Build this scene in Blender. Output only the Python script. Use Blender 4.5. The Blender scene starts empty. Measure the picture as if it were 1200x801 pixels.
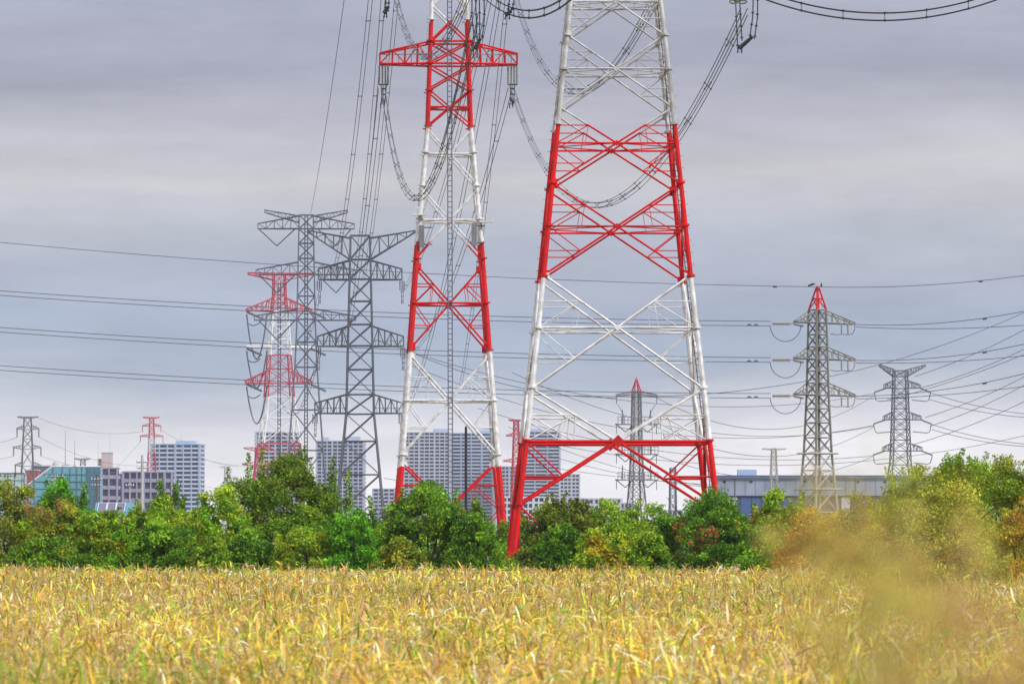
import bpy, math, random
import numpy as np
from mathutils import Vector, Matrix

R = math.radians
random.seed(7)
rng = np.random.default_rng(7)
sc = bpy.context.scene
COL = sc.collection

# ------------------------------------------------------------------ camera
F = 7000.0; CAMZ = 3.6; PITCH = math.atan(239.5 / F)
cam = bpy.data.cameras.new('camera')
cam.sensor_width = 36.0; cam.lens = 36.0 * F / 1200.0
cam.clip_start = 0.5; cam.clip_end = 40000
cam.dof.use_dof = True; cam.dof.focus_distance = 470; cam.dof.aperture_fstop = 6.3
cam_o = bpy.data.objects.new('camera', cam); COL.objects.link(cam_o)
cam_o.location = (0, 0, CAMZ); cam_o.rotation_euler = (math.pi / 2 + PITCH, 0, 0)
sc.camera = cam_o

# ------------------------------------------------------------------ sky
world = bpy.data.worlds.new('World'); sc.world = world; world.use_nodes = True
nt = world.node_tree; nt.nodes.clear()
def wn(t): return nt.nodes.new(t)
SUN_DIR = Vector((0.62, -0.50, 0.66)).normalized()
SUN_EL = math.asin(SUN_DIR.z); SUN_AZ = math.atan2(SUN_DIR.x, SUN_DIR.y)
sky = wn('ShaderNodeTexSky'); sky.sky_type = 'NISHITA'; sky.sun_disc = False
sky.sun_elevation = SUN_EL; sky.sun_rotation = SUN_AZ
def lin(r, g, b):
    f = lambda c: (c / 255 / 12.92) if c <= 10 else ((c / 255 + .055) / 1.055) ** 2.4
    return (f(r), f(g), f(b), 1)
tc = wn('ShaderNodeTexCoord'); sep = wn('ShaderNodeSeparateXYZ')
nt.links.new(tc.outputs['Generated'], sep.inputs[0])
mp = wn('ShaderNodeMapping'); mp.inputs['Scale'].default_value = (5, 5, 42)
nt.links.new(tc.outputs['Generated'], mp.inputs[0])
n1 = wn('ShaderNodeTexNoise'); n1.inputs['Scale'].default_value = 1.6; n1.inputs['Detail'].default_value = 7; n1.inputs['Roughness'].default_value = .55
nt.links.new(mp.outputs[0], n1.inputs['Vector'])
# the cloud layers lie in flat bands above the horizon; noise wavers their edges
off = wn('ShaderNodeMath'); off.operation = 'MULTIPLY_ADD'; off.inputs[1].default_value = .026; off.inputs[2].default_value = -.013
nt.links.new(n1.outputs['Fac'], off.inputs[0])
zz = wn('ShaderNodeMath'); zz.operation = 'ADD'
nt.links.new(sep.outputs['Z'], zz.inputs[0]); nt.links.new(off.outputs[0], zz.inputs[1])
mr = wn('ShaderNodeMapRange'); mr.inputs['From Min'].default_value = 0; mr.inputs['From Max'].default_value = .20
nt.links.new(zz.outputs[0], mr.inputs['Value'])
ramp = wn('ShaderNodeValToRGB'); cr = ramp.color_ramp
SKY = [(0, (262, 259, 262)), (.060, (254, 251, 255)), (.108, (214, 216, 227)), (.150, (170, 183, 206)), (.195, (163, 176, 202)),
       (.245, (181, 186, 204)), (.305, (204, 202, 209)), (.345, (192, 190, 202)), (.395, (164, 165, 185)), (.455, (175, 177, 196)),
       (.60, (186, 187, 203)), (1, (196, 196, 206))]
while len(cr.elements) < len(SKY): cr.elements.new(.5)
for e, (p, c) in zip(cr.elements, SKY): e.position = p; e.color = lin(*c)
nt.links.new(mr.outputs[0], ramp.inputs[0])
# soft mottling inside the layers
mp2 = wn('ShaderNodeMapping'); mp2.inputs['Scale'].default_value = (14, 14, 70)
nt.links.new(tc.outputs['Generated'], mp2.inputs[0])
n2 = wn('ShaderNodeTexNoise'); n2.inputs['Scale'].default_value = 1.3; n2.inputs['Detail'].default_value = 8; n2.inputs['Roughness'].default_value = .68
nt.links.new(mp2.outputs[0], n2.inputs['Vector'])
m2 = wn('ShaderNodeMapRange'); m2.inputs['From Min'].default_value = .3; m2.inputs['From Max'].default_value = .7
m2.inputs['To Min'].default_value = .87; m2.inputs['To Max'].default_value = 1.14
nt.links.new(n2.outputs['Fac'], m2.inputs['Value'])
# an overcast sky is brighter towards the zenith
zen = wn('ShaderNodeMapRange'); zen.inputs['From Min'].default_value = .12; zen.inputs['From Max'].default_value = 1
zen.inputs['To Min'].default_value = 1.0; zen.inputs['To Max'].default_value = 3.3
nt.links.new(sep.outputs['Z'], zen.inputs['Value'])
g1 = wn('ShaderNodeMath'); g1.operation = 'MULTIPLY'
nt.links.new(m2.outputs[0], g1.inputs[0]); nt.links.new(zen.outputs[0], g1.inputs[1])
g2 = wn('ShaderNodeMath'); g2.operation = 'MULTIPLY'; g2.inputs[1].default_value = 7.7
nt.links.new(g1.outputs[0], g2.inputs[0])
vm = wn('ShaderNodeVectorMath'); vm.operation = 'SCALE'
nt.links.new(ramp.outputs[0], vm.inputs[0]); nt.links.new(g2.outputs[0], vm.inputs['Scale'])
mix = wn('ShaderNodeMix'); mix.data_type = 'RGBA'; mix.inputs[0].default_value = .92
nt.links.new(sky.outputs[0], mix.inputs[6]); nt.links.new(vm.outputs[0], mix.inputs[7])
bg = wn('ShaderNodeBackground'); bg.inputs[1].default_value = .10
nt.links.new(mix.outputs[2], bg.inputs[0])
wo = wn('ShaderNodeOutputWorld'); nt.links.new(bg.outputs[0], wo.inputs[0])

sun = bpy.data.lights.new('sun', 'SUN'); sun.energy = 2.6; sun.angle = R(8); sun.color = (1, .97, .93)
sun_o = bpy.data.objects.new('sun', sun); COL.objects.link(sun_o)
sun_o.rotation_euler = SUN_DIR.to_track_quat('Z', 'Y').to_euler()
vs = sc.view_settings; vs.view_transform = 'Standard'; vs.look = 'None'; vs.gamma = 1; vs.exposure = 0.36; vs.use_curve_mapping = False
sc.cycles.max_bounces = 6; sc.cycles.volume_bounces = 0; sc.cycles.transparent_max_bounces = 8

# ------------------------------------------------------------------ helpers
def P(px, py, d):
    """world point where the photograph's pixel (1200 wide) meets the upright plane at distance d"""
    xc = (px - 600) / F; yc = (400.5 - py) / F
    ca, sa = math.cos(PITCH), math.sin(PITCH)
    v = Vector((xc, ca - yc * sa, sa + yc * ca))
    return Vector((0, 0, CAMZ)) + v * (d / v.y)
def Z(py, d): return P(600, py, d).z
def tag(o, label=None, cat=None, group=None, kind=None):
    if label: o['label'] = label
    if cat: o['category'] = cat
    if group: o['group'] = group
    if kind: o['kind'] = kind
    return o
def empty(name, loc=(0, 0, 0), rz=0):
    o = bpy.data.objects.new(name, None); COL.objects.link(o)
    o.location = loc; o.rotation_euler = (0, 0, rz); o.empty_display_size = .5
    return o

_mats = {}
def paint(name, col, rough=.55, metal=0.0, var=.12, scale=2.0, stain=None, bump=0.0, spec=.3):
    if name in _mats: return _mats[name]
    m = bpy.data.materials.new(name); m.use_nodes = True; t = m.node_tree
    b = t.nodes['Principled BSDF']; b.inputs['Roughness'].default_value = rough; b.inputs['Metallic'].default_value = metal
    b.inputs['Specular IOR Level'].default_value = spec
    co = t.nodes.new('ShaderNodeTexCoord'); n = t.nodes.new('ShaderNodeTexNoise')
    n.inputs['Scale'].default_value = scale; n.inputs['Detail'].default_value = 6
    t.links.new(co.outputs['Object'], n.inputs['Vector'])
    r = t.nodes.new('ShaderNodeValToRGB')
    c0 = tuple(c * (1 - var) for c in col[:3]) + (1,); c1 = tuple(min(1, c * (1 + var)) for c in col[:3]) + (1,)
    if stain: c0 = tuple(stain) + (1,)
    r.color_ramp.elements[0].position = .28; r.color_ramp.elements[0].color = c0
    r.color_ramp.elements[1].position = .62; r.color_ramp.elements[1].color = c1
    t.links.new(n.outputs['Fac'], r.inputs[0]); t.links.new(r.outputs[0], b.inputs['Base Color'])
    if bump:
        bp = t.nodes.new('ShaderNodeBump'); bp.inputs['Strength'].default_value = bump
        t.links.new(n.outputs['Fac'], bp.inputs['Height']); t.links.new(bp.outputs[0], b.inputs['Normal'])
    _mats[name] = m; return m
RED = paint('red_paint', (.57, .006, .008), .65, var=.10, scale=1.1, spec=.12, stain=(.34, .018, .016))
WHITE = paint('white_paint', (.66, .665, .675), .6, var=.05, scale=1.3, spec=.2, stain=(.40, .37, .33))
WGREY = paint('weathered_white_paint', (.47, .47, .46), .65, var=.06, scale=1.3, spec=.2, stain=(.28, .27, .25))
FARRED = paint('hazy_red_paint', (.46, .07, .10), .6)  # pinker red: the haze over distant towers is mixed into the colour
FARWHITE = paint('far_white_paint', (.72, .72, .72), .6)  # even white of the distant tower
STEEL = paint('dark_galvanised', (.085, .095, .115), .5, .2)
STEELB = paint('bluish_galvanised', (.12, .13, .165), .5, .2)
ZINC = paint('pale_galvanised', (.19, .185, .165), .5, .2, var=.2)
DARKZ = paint('weathered_galvanised', (.12, .115, .10), .6, .2)
ZINCL = paint('light_galvanised', (.38, .365, .34), .5, .1)
GREYM = paint('grey_galvanised', (.17, .175, .185), .5, .2)
FAINT = paint('pale_grey_steel', (.42, .43, .45), .6)
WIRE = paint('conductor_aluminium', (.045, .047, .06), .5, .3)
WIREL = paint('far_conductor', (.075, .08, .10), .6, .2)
INSUL = paint('insulator_porcelain', (.17, .17, .14), .3)
INSULB = paint('beige_insulator', (.30, .28, .21), .35)
BLACK = paint('black_paint', (.02, .02, .022), .5)
GLASSD = paint('dark_window_glass', (.03, .05, .12), .2, var=.45, scale=.12)
GLASSB = paint('blue_window_glass', (.04, .09, .21), .2, var=.35, scale=.12)
CONC = paint('pale_concrete', (.41, .42, .48), .8)
CONCW = paint('white_concrete', (.48, .52, .59), .8)

class MB:
    """collects bars, boxes and strips and builds them as ONE mesh object"""
    def __init__(s): s.v = []; s.f = []; s.mi = []; s.mats = []
    def m(s, mat):
        if mat not in s.mats: s.mats.append(mat)
        return s.mats.index(mat)
    def bar(s, a, b, r, mat, n=6, r2=None, rot=0.0):
        a = Vector(a); b = Vector(b); ax = b - a
        if ax.length < 1e-6: return
        ax.normalize(); up = Vector((0, 0, 1)) if abs(ax.z) < .9 else Vector((0, 1, 0))
        u = ax.cross(up).normalized(); w = ax.cross(u)
        r2 = r if r2 is None else r2; k = len(s.v); mi = s.m(mat)
        for p, q in ((a, r), (b, r2)):
            for i in range(n):
                t = 2 * math.pi * (i + rot) / n
                s.v.append(p + u * (q * math.cos(t)) + w * (q * math.sin(t)))
        for i in range(n):
            j = (i + 1) % n; s.f.append((k + i, k + j, k + n + j, k + n + i)); s.mi.append(mi)
        s.f.append(tuple(range(k + n - 1, k - 1, -1))); s.mi.append(mi)
        s.f.append(tuple(range(k + n, k + 2 * n))); s.mi.append(mi)
    def banded(s, a, b, r, bands, n=6, r2=None):
        """a bar painted by height: bands = [(z_from, material), ...] rising"""
        a = Vector(a); b = Vector(b)
        cuts = [0.0, 1.0]; dz = b.z - a.z
        if abs(dz) > 1e-6:
            cuts += [(z - a.z) / dz for z, _ in bands if 0.001 < (z - a.z) / dz < .999]
        cuts.sort(); r2 = r if r2 is None else r2
        for t0, t1 in zip(cuts, cuts[1:]):
            zm = a.z + dz * (t0 + t1) / 2; mat = bands[0][1]
            for z, mm in bands:
                if zm >= z: mat = mm
            s.bar(a.lerp(b, t0), a.lerp(b, t1), r + (r2 - r) * t0, mat, n, r + (r2 - r) * t1)
    def box(s, c, size, mat, rz=0):
        k = len(s.v); mi = s.m(mat); M = Matrix.Rotation(rz, 3, 'Z')
        for x in (-.5, .5):
            for y in (-.5, .5):
                for z in (-.5, .5):
                    s.v.append(Vector(c) + M @ Vector((x * size[0], y * size[1], z * size[2])))
        for f in ((0, 1, 3, 2), (4, 6, 7, 5), (0, 4, 5, 1), (2, 3, 7, 6), (0, 2, 6, 4), (1, 5, 7, 3)):
            s.f.append(tuple(k + i for i in f)); s.mi.append(mi)
    def prism(s, outline, y0, y1, mat):
        """outline in (x, z), extruded along y"""
        k = len(s.v); n = len(outline); mi = s.m(mat)
        for y in (y0, y1):
            for x, z in outline: s.v.append(Vector((x, y, z)))
        for i in range(n):
            j = (i + 1) % n; s.f.append((k + i, k + j, k + n + j, k + n + i)); s.mi.append(mi)
        s.f.append(tuple(range(k + n - 1, k - 1, -1))); s.mi.append(mi)
        s.f.append(tuple(range(k + n, k + 2 * n))); s.mi.append(mi)
    def lathe(s, c, prof, mat, n=8, axis=(0, 0, 1)):
        ax = Vector(axis).normalized(); up = Vector((0, 0, 1)) if abs(ax.z) < .9 else Vector((0, 1, 0))
        u = ax.cross(up).normalized(); w = ax.cross(u); k = len(s.v); mi = s.m(mat)
        for h, r in prof:
            for i in range(n):
                t = 2 * math.pi * i / n; s.v.append(Vector(c) + ax * h + u * (r * math.cos(t)) + w * (r * math.sin(t)))
        for q in range(len(prof) - 1):
            for i in range(n):
                j = (i + 1) % n; o = k + q * n
                s.f.append((o + i, o + j, o + n + j, o + n + i)); s.mi.append(mi)
        s.f.append(tuple(range(k + n - 1, k - 1, -1))); s.mi.append(mi)
        o = k + (len(prof) - 1) * n; s.f.append(tuple(range(o, o + n))); s.mi.append(mi)
    def tube(s, pts, r, mat, n=4):
        k = len(s.v); mi = s.m(mat); pts = [Vector(p) for p in pts]
        for i, p in enumerate(pts):
            ax = (pts[min(i + 1, len(pts) - 1)] - pts[max(i - 1, 0)]).normalized()
            up = Vector((0, 0, 1)) if abs(ax.z) < .95 else Vector((0, 1, 0))
            u = ax.cross(up).normalized(); w = ax.cross(u)
            for q in range(n):
                t = 2 * math.pi * q / n; s.v.append(p + u * (r * math.cos(t)) + w * (r * math.sin(t)))
        for i in range(len(pts) - 1):
            for q in range(n):
                j = (q + 1) % n; o = k + i * n
                s.f.append((o + q, o + j, o + n + j, o + n + q)); s.mi.append(mi)
    def build(s, name, parent=None, loc=None):
        me = bpy.data.meshes.new(name); me.from_pydata([tuple(v) for v in s.v], [], s.f)
        for mt in s.mats: me.materials.append(mt)
        me.polygons.foreach_set('material_index', s.mi); me.update()
        o = bpy.data.objects.new(name, me); COL.objects.link(o)
        if parent: o.parent = parent
        if loc is not None: o.location = loc
        return o

# ------------------------------------------------------------------ ground
def soil_mat():
    m = bpy.data.materials.new('field_soil'); m.use_nodes = True; t = m.node_tree; b = t.nodes['Principled BSDF']
    b.inputs['Roughness'].default_value = .95
    co = t.nodes.new('ShaderNodeTexCoord'); n = t.nodes.new('ShaderNodeTexNoise'); n.inputs['Scale'].default_value = .35; n.inputs['Detail'].default_value = 9
    t.links.new(co.outputs['Object'], n.inputs[0]); r = t.nodes.new('ShaderNodeValToRGB')
    r.color_ramp.elements[0].position = .35; r.color_ramp.elements[0].color = (.05, .06, .018, 1)
    r.color_ramp.elements[1].position = .65; r.color_ramp.elements[1].color = (.17, .13, .05, 1)
    t.links.new(n.outputs['Fac'], r.inputs[0]); t.links.new(r.outputs[0], b.inputs['Base Color'])
    return m
def ground_z(y):
    if y < 9: return 2.1
    if y < 34: return 2.1 * (1 + math.cos(math.pi * (y - 9) / 25)) / 2
    return 0.0
g = MB(); gm = g.m(soil_mat())
ys = [-400, -50, 0, 5, 9, 11, 14, 17, 20, 23, 26, 29, 32, 34, 60, 120, 250, 500, 1000, 2500, 5000, 9500]
xs = [-4500, -1500, -400, -100, -30, 0, 30, 100, 400, 1500, 4500]
for y in ys:
    for x in xs: g.v.append(Vector((x, y, ground_z(y))))
for i in range(len(ys) - 1):
    for j in range(len(xs) - 1):
        a = i * len(xs) + j; g.f.append((a, a + 1, a + len(xs) + 1, a + len(xs))); g.mi.append(gm)
tag(g.build('ground'), kind='structure')

# ------------------------------------------------------------------ lattice towers
class Tower:
    def __init__(s, name, label, px, d, prof, bands, yaw=0.0, cat='pylon', group=None, depth_ratio=1.0, zd=None):
        """prof: [(photo y, width in photo pixels)] from the top down"""
        s.d = d; s.zd = zd or d; s.k = d / F; base = P(px, 640, d); s.o = empty(name, (base.x, d, 0), yaw)
        tag(s.o, label, cat, group)
        s.prof = sorted((s.z(y), w * s.k) for y, w in prof); s.bands = [(-99, bands[0][1])] + [(s.z(y), m) for y, m in bands[1:]]
        s.dr = depth_ratio; s.x0 = base.x; s.yaw = yaw
    def w(s, z):
        p = s.prof
        if z <= p[0][0]: a, b = p[0], p[1]
        elif z >= p[-1][0]: a, b = p[-2], p[-1]
        else:
            i = next(i for i in range(len(p) - 1) if z <= p[i + 1][0]); a, b = p[i], p[i + 1]
        return max(.05, a[1] + (b[1] - a[1]) * (z - a[0]) / (b[0] - a[0]))
    def c(s, i, z):
        w = s.w(z) / 2; sx, sy = ((-1, -1), (1, -1), (1, 1), (-1, 1))[i]
        return Vector((sx * w, sy * w * s.dr, z))
    def z(s, py): return Z(py, s.zd if s.zd == s.d else s.d - max(0, 106 + .211 * py) * .0315)
    def mat(s, z):
        m = s.bands[0][1]
        for zz, mm in s.bands:
            if z >= zz: m = mm
        return m
    def lx(s, px): return (P(px, 400, s.d).x - s.x0) / max(.3, math.cos(s.yaw))
    def world(s, v): return Matrix.Rotation(s.yaw, 3, 'Z') @ Vector(v) + Vector((s.x0, s.d, 0))
    def legs(s, z0, z1, r, rt=None, n=8, steps=False):
        rt = rt or r
        zs = [z0] + [z for z, _ in s.prof if z0 < z < z1] + [z1]
        for i in range(4):
            m = MB()
            for a, b in zip(zs, zs[1:]):
                f = lambda z: r + (rt - r) * (z - z0) / (z1 - z0)
                m.banded(s.c(i, a), s.c(i, b), f(a), s.bands, n, f(b))
            if steps:
                z = z0 + 2
                while z < z1:
                    p = s.c(i, z); q = Vector((math.copysign(1, p.x), 0, 0))
                    m.bar(p, p + q * (r + .16), .018, s.mat(z), 4); z += .9
                for z in steps:                                     # flange joints
                    p = s.c(i, z); e = s.c(i, z + .16); m.bar(p, e, r * 1.55, s.mat(z), n)
            m.build('leg', s.o)
    def xpanel(s, z0, z1, rd, rb, rs, detail=2, beam=True, faces=(0, 1, 2, 3), n=6):
        w0, w1 = s.w(z0), s.w(z1); zc = z0 + (z1 - z0) * w0 / (w0 + w1)
        for i in faces:
            j = (i + 1) % 4; m = MB(); B = s.bands
            a0, b0, a1, b1 = s.c(i, z0), s.c(j, z0), s.c(i, z1), s.c(j, z1)
            inn = Vector(((a0 + b0) / 2).to_tuple()); inn.z = 0; inn = -inn.normalized() * rd * .9
            ce = (a0 + b0) / 2; ce.z = zc; mid = (s.c(i, zc) + s.c(j, zc)) / 2
            m.banded(a0 + inn * .3, b1 + inn * .3, rd, B, n); m.banded(b0 - inn * .3, a1 - inn * .3, rd, B, n)
            if detail:
                for q, leg in ((a0, i), (b0, j)):
                    lo = mid.lerp(s.c(leg, z0), .5); hi = mid.lerp(s.c(leg, z1), .5); lc = s.c(leg, zc)
                    m.banded(s.c(leg, hi.z), hi, rs, B, 4); m.banded(s.c(leg, lo.z), lo, rs, B, 4)
                    m.banded(hi, lc, rs, B, 4); m.banded(lc, lo, rs, B, 4)
                    if detail > 1:
                        dn = hi.copy(); dn.z = zc; dn = Vector((mid.x + (lc.x - mid.x) * .52, mid.y + (lc.y - mid.y) * .52, zc))
                        m.banded(hi, dn, rs * .6, B, 4)
                for q, leg in ((a0, i), (b0, j), (a1, i), (b1, j)):          # gusset plates on the legs
                    m.box(q + (mid - q).normalized() * rd * 2.5, (rd * 5.5, .03, rd * 7), s.mat(q.z + (.3 if q.z < zc else -.3)), 0 if i % 2 == 0 else math.pi / 2)
                # gusset at the crossing
                nrm = Vector((mid.x, mid.y, 0)).normalized(); tx = Vector((-nrm.y, nrm.x, 0))
                m.bar(mid - nrm * rd * 1.2, mid + nrm * rd * 1.2, rd * 3.2, s.mat(zc), 4)
            m.build('cross_brace', s.o)
            if beam:
                bm = MB(); bm.bar(s.c(i, zc), s.c(j, zc), rb, s.mat(zc), n); bm.build('cross_beam', s.o)
        return zc
    def plan(s, z, r):
        m = MB(); q = [(s.c(i, z) + s.c((i + 1) % 4, z)) / 2 for i in range(4)]
        for i in range(4): m.bar(q[i], q[(i + 1) % 4], r, s.mat(z), 4)
        m.build('plan_brace', s.o)
    def auto(s, z0, z1, ratio, rd, rb=None, beams=True, cuts=(), bands=None, second=1.0):
        """X bracing from z0 up to z1, one mesh per face, panels about ratio x width"""
        zs = [z0]; targets = sorted(list(cuts) + [z1])
        for t in targets:
            a = zs[-1]; n = max(1, round((t - a) / (ratio * s.w((a + t) / 2)))); n = min(n, 30)
            # panel heights shrink with the width
            hs = []; z = a
            for k in range(n): hs.append(s.w(a + (t - a) * (k + .5) / n))
            tot = sum(hs)
            for h in hs: z += (t - a) * h / tot; zs.append(z)
        for i in range(4):
            j = (i + 1) % 4; m = MB()
            for a, b in zip(zs, zs[1:]):
                mt = s.mat((a + b) / 2)
                bb = bands or s.bands; m.banded(s.c(i, a), s.c(j, b), rd, bb, 4); m.banded(s.c(j, a), s.c(i, b), rd * second, bb, 4)
                if beams: m.bar(s.c(i, b), s.c(j, b), rb or rd, mt, 4)
            m.build('face_bracing', s.o)
        return zs
    def arm(s, side, zb, zt, tip, ztb, ztt, r, posts=4, tipw=.5, mat=None, rail=0, name='crossarm', zig=True):
        """side -1/1; zb, zt = body heights of lower and upper chord; tip = local x of the end; ztb, ztt = chord heights at the tip"""
        m = MB(); mt = mat or s.mat(zb)
        cb = [s.c(0 if side < 0 else 1, zb), s.c(3 if side < 0 else 2, zb)]; ct = [s.c(0 if side < 0 else 1, zt), s.c(3 if side < 0 else 2, zt)]
        eb = [Vector((tip, -tipw, ztb)), Vector((tip, tipw, ztb))]; et = [Vector((tip, -tipw, ztt)), Vector((tip, tipw, ztt))]
        for k in range(2):
            m.bar(cb[k], eb[k], r, mt, 4); m.bar(ct[k], et[k], r * .9, mt, 4)
            prev = None
            for q in range(posts + 1):
                t = (q + .0) / posts; pb = cb[k].lerp(eb[k], t); pt = ct[k].lerp(et[k], t)
                if q and (pt - pb).length > r * 2: m.bar(pb, pt, r * .7, mt, 4)
                if prev and zig and k == 0: m.bar(prev[0] if q % 2 else prev[1], pt if q % 2 else pb, r * .65, mt, 4)
                prev = (pb, pt)
        for q in range(posts + 1):
            t = q / posts; m.bar(cb[0].lerp(eb[0], t), cb[1].lerp(eb[1], t), r * .7, mt, 4)
            if q < posts: m.bar(cb[0].lerp(eb[0], t), cb[1].lerp(eb[1], (q + 1) / posts), r * .55, mt, 4)
        m.bar(et[0], et[1], r * .7, mt, 4)
        if rail:
            a = cb[0].copy(); b = eb[0].copy(); m2 = MB()
            h = Vector((0, 0, rail)); m2.bar(a + h, b + h, r * .4, GREYM, 4)
            for q in range(posts * 2 + 1):
                p = a.lerp(b, q / (posts * 2)); m2.bar(p, p + h, r * .35, GREYM, 4)
            m2.build('handrail', s.o)
        o = m.build(name, s.o)
        return o
    def ladder(s, x, y, z0, z1, half, mat, rung=.8, r=.05, side=0):
        m = MB(); nz = max(2, int((z1 - z0) / rung))
        zs = [z0 + (z1 - z0) * i / 12 for i in range(13)]
        f = (lambda z: Vector((x, y if y is not None else -s.w(z) / 2 * s.dr - .15, z))) if not callable(x) else x
        for q in (-half, half): m.tube([f(z) + Vector((q, 0, 0)) for z in zs], r, mat)
        for i in range(nz):
            z = z0 + (z1 - z0) * (i + .5) / nz; p = f(z)
            m.bar(p - Vector((half, 0, 0)), p + Vector((half, 0, 0)), r * .8, mat, 4)
        return m.build('ladder', s.o)

def insulator(a, b, r, label, n=None, mat=INSUL, group='tension insulator strings'):
    """one string of sheds from a to b"""
    a = Vector(a); b = Vector(b); L = (b - a).length; ax = (b - a).normalized(); n = n or max(5, int(L / (r * 1.1)))
    prof = [(0, r * .25)]
    for i in range(n):
        h = L * (i + .5) / n; prof += [(h - L / n * .38, r * .35), (h - L / n * .1, r), (h + L / n * .2, r * .9), (h + L / n * .3, r * .35)]
    prof += [(L, r * .25)]
    m = MB(); m.lathe((0, 0, 0), prof, mat, 8, ax)
    o = m.build('insulator_string', loc=a); return tag(o, label, 'insulator', group)

def catenary(a, b, sag, n=28):
    a = Vector(a); b = Vector(b); out = []
    for i in range(n + 1):
        t = i / n; p = a.lerp(b, t); p.z -= 4 * sag * t * (1 - t); out.append(p)
    return out
def span(label, a, b, sag, n=1, gap=.4, r=.03, spacers=0, mat=WIRE, damp=(), name='power_line', cat='cable', group='overhead power lines', seg=28):
    """one conductor, or a bundle of n conductors with spacers, hanging from a to b"""
    a = Vector(a); b = Vector(b)
    pts = catenary(a, b, sag, seg); o0 = a
    if n == 1:
        m = MB(); m.tube([p - o0 for p in pts], r, mat)
        for t in damp:
            p = pts[int(t * seg)] - o0; q = pts[min(seg, int(t * seg) + 1)] - o0; ax = (q - p).normalized() * r * 7
            m.bar(p - ax - Vector((0, 0, r * 2)), p + ax - Vector((0, 0, r * 2)), r * 3.2, mat, 6)
        o = m.build(name, loc=o0); return tag(o, label, cat, group)
    root = empty(name, o0); tag(root, label, cat, group)
    h = (b - a); h.z = 0; h.normalize(); side = Vector((h.y, -h.x, 0))
    if n == 2: offs = [(0, -gap / 2), (0, gap / 2)]
    elif n == 4: offs = [(-gap / 2, -gap / 2), (gap / 2, -gap / 2), (gap / 2, gap / 2), (-gap / 2, gap / 2)]
    else: offs = [(-gap / 2, 0), (gap / 2, 0)]
    for ox, oz in offs:
        m = MB(); m.tube([p - o0 + side * ox + Vector((0, 0, oz)) for p in pts], r, mat); m.build('conductor', root)
    for k in range(spacers):
        t = (k + .6) / (spacers + .2); i = t * seg; q = int(i); p = pts[q].lerp(pts[min(seg, q + 1)], i - q) - o0
        m = MB(); cs = [p + side * ox + Vector((0, 0, oz)) for ox, oz in offs]
        if n == 4:
            m.bar(cs[0], cs[2], r * .7, mat, 4); m.bar(cs[1], cs[3], r * .7, mat, 4)
        else: m.bar(cs[0], cs[1], r * 1.3, mat, 4)
        for c in cs: m.bar(c - Vector((0, 0, r * 1.9)), c + Vector((0, 0, r * 1.9)), r * 2.0, mat, 6)
        m.build('spacer', root)
    return root

# ---- the big red and white tower in front
T1 = Tower('transmission_tower', 'huge red and white lattice tower, nearest and widest, cut off at its top', 719.8, 448,
           [(-400, 20 * .988), (0, 106 * .988), (145, 137 * .988), (325, 173 * .988), (516, 214 * .988), (592, 231 * .988), (697, 256 * .988)],
           [(800, RED), (516, WHITE), (325, RED), (146, WGREY)], R(1.5), group='red and white towers', zd=441)
z = T1.z
zt1 = z(-150)
T1.legs(0, zt1, .205, .15, 8, steps=[z(y) for y in (592, 517, 455, 385, 324, 265, 215, 146, 82, 42)])
for a, b, rd in ((455, 322, .085), (322, 215, .075), (215, 126, .072), (126, 41, .072), (41, -32, .07), (-32, -96, .07), (-96, -150, .07)):
    zc = T1.xpanel(z(a), z(b), rd, .07, .040, n=4)
    T1.plan(zc, .045)
# bottom K panel
def kpanel(T, zl, za, zu, rd, rb, rs):
    for i in range(4):
        j = (i + 1) % 4; m = MB(); B = T.bands; ap = (T.c(i, za) + T.c(j, za)) / 2
        for leg in (i, j):
            lo, hi = T.c(leg, zl), T.c(leg, zu)
            m.banded(ap, lo, rd * 1.15, B); m.banded(ap, hi, rd, B)
            # upper corner frame: strut, hangers and small X
            mh = ap.lerp(hi, .5); lm = T.c(leg, mh.z)
            m.banded(lm, mh, rs * 1.2, B, 4)
            la = T.c(leg, za); f = la.lerp(ap, .52)
            m.banded(mh, f, rs, B, 4); m.banded(la.lerp(ap, .36), lm.lerp(mh, .86), rs, B, 4)
            m.banded(lm, f, rs, B, 4); m.banded(la, mh, rs, B, 4)
            # lower corner
            ml = ap.lerp(lo, .55); ll = T.c(leg, ml.z)
            m.banded(ll, ml, rs * 1.6, B, 4); m.banded(la, ml, rs * 1.2, B, 4)
            # under the node: braces running down and inward to the footing
            dn = lo.lerp(T.c(i if leg == j else j, zl), .22); dn.z = lo.z - 3.2
            m.banded(lo, dn, rs * 1.6, B, 4); m.banded(dn, T.c(leg, zl - 5.6), rs * 1.4, B, 4)
        nrm = Vector((ap.x, ap.y, 0)).normalized(); m.bar(ap - nrm * .13, ap + nrm * .13, .5, RED, 4)
        m.build('cross_brace', T.o)
        b = MB(); b.bar(T.c(i, za), T.c(j, za), rb, RED, 6); b.build('cross_beam', T.o)
kpanel(T1, z(592), z(517), z(455), .105, .14, .05)
for i in range(4):
    m = MB(); p = T1.c(i, 0); m.lathe((p.x, p.y, -.3), [(0, .7), (.7, .7), (.9, .55)], CONC, 10); m.build('footing', T1.o)
# climbing rail beside the right hand legs
def rail_pos(zz):
    p = T1.c(1, zz).lerp(T1.c(2, zz), .18); return Vector((p.x - .12, p.y, zz))
RUST = paint('rusty_rail', (.10, .07, .06), .8, var=.3)
T1.ladder(rail_pos, None, 1, zt1, .11, RUST, .45, .035)
# crossarm above the frame which carries the strings
for sd in (-1, 1):
    T1.arm(sd, z(-44), z(-92), sd * 10.3, z(-44), z(-56), .1, 5, .8, WHITE)

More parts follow.
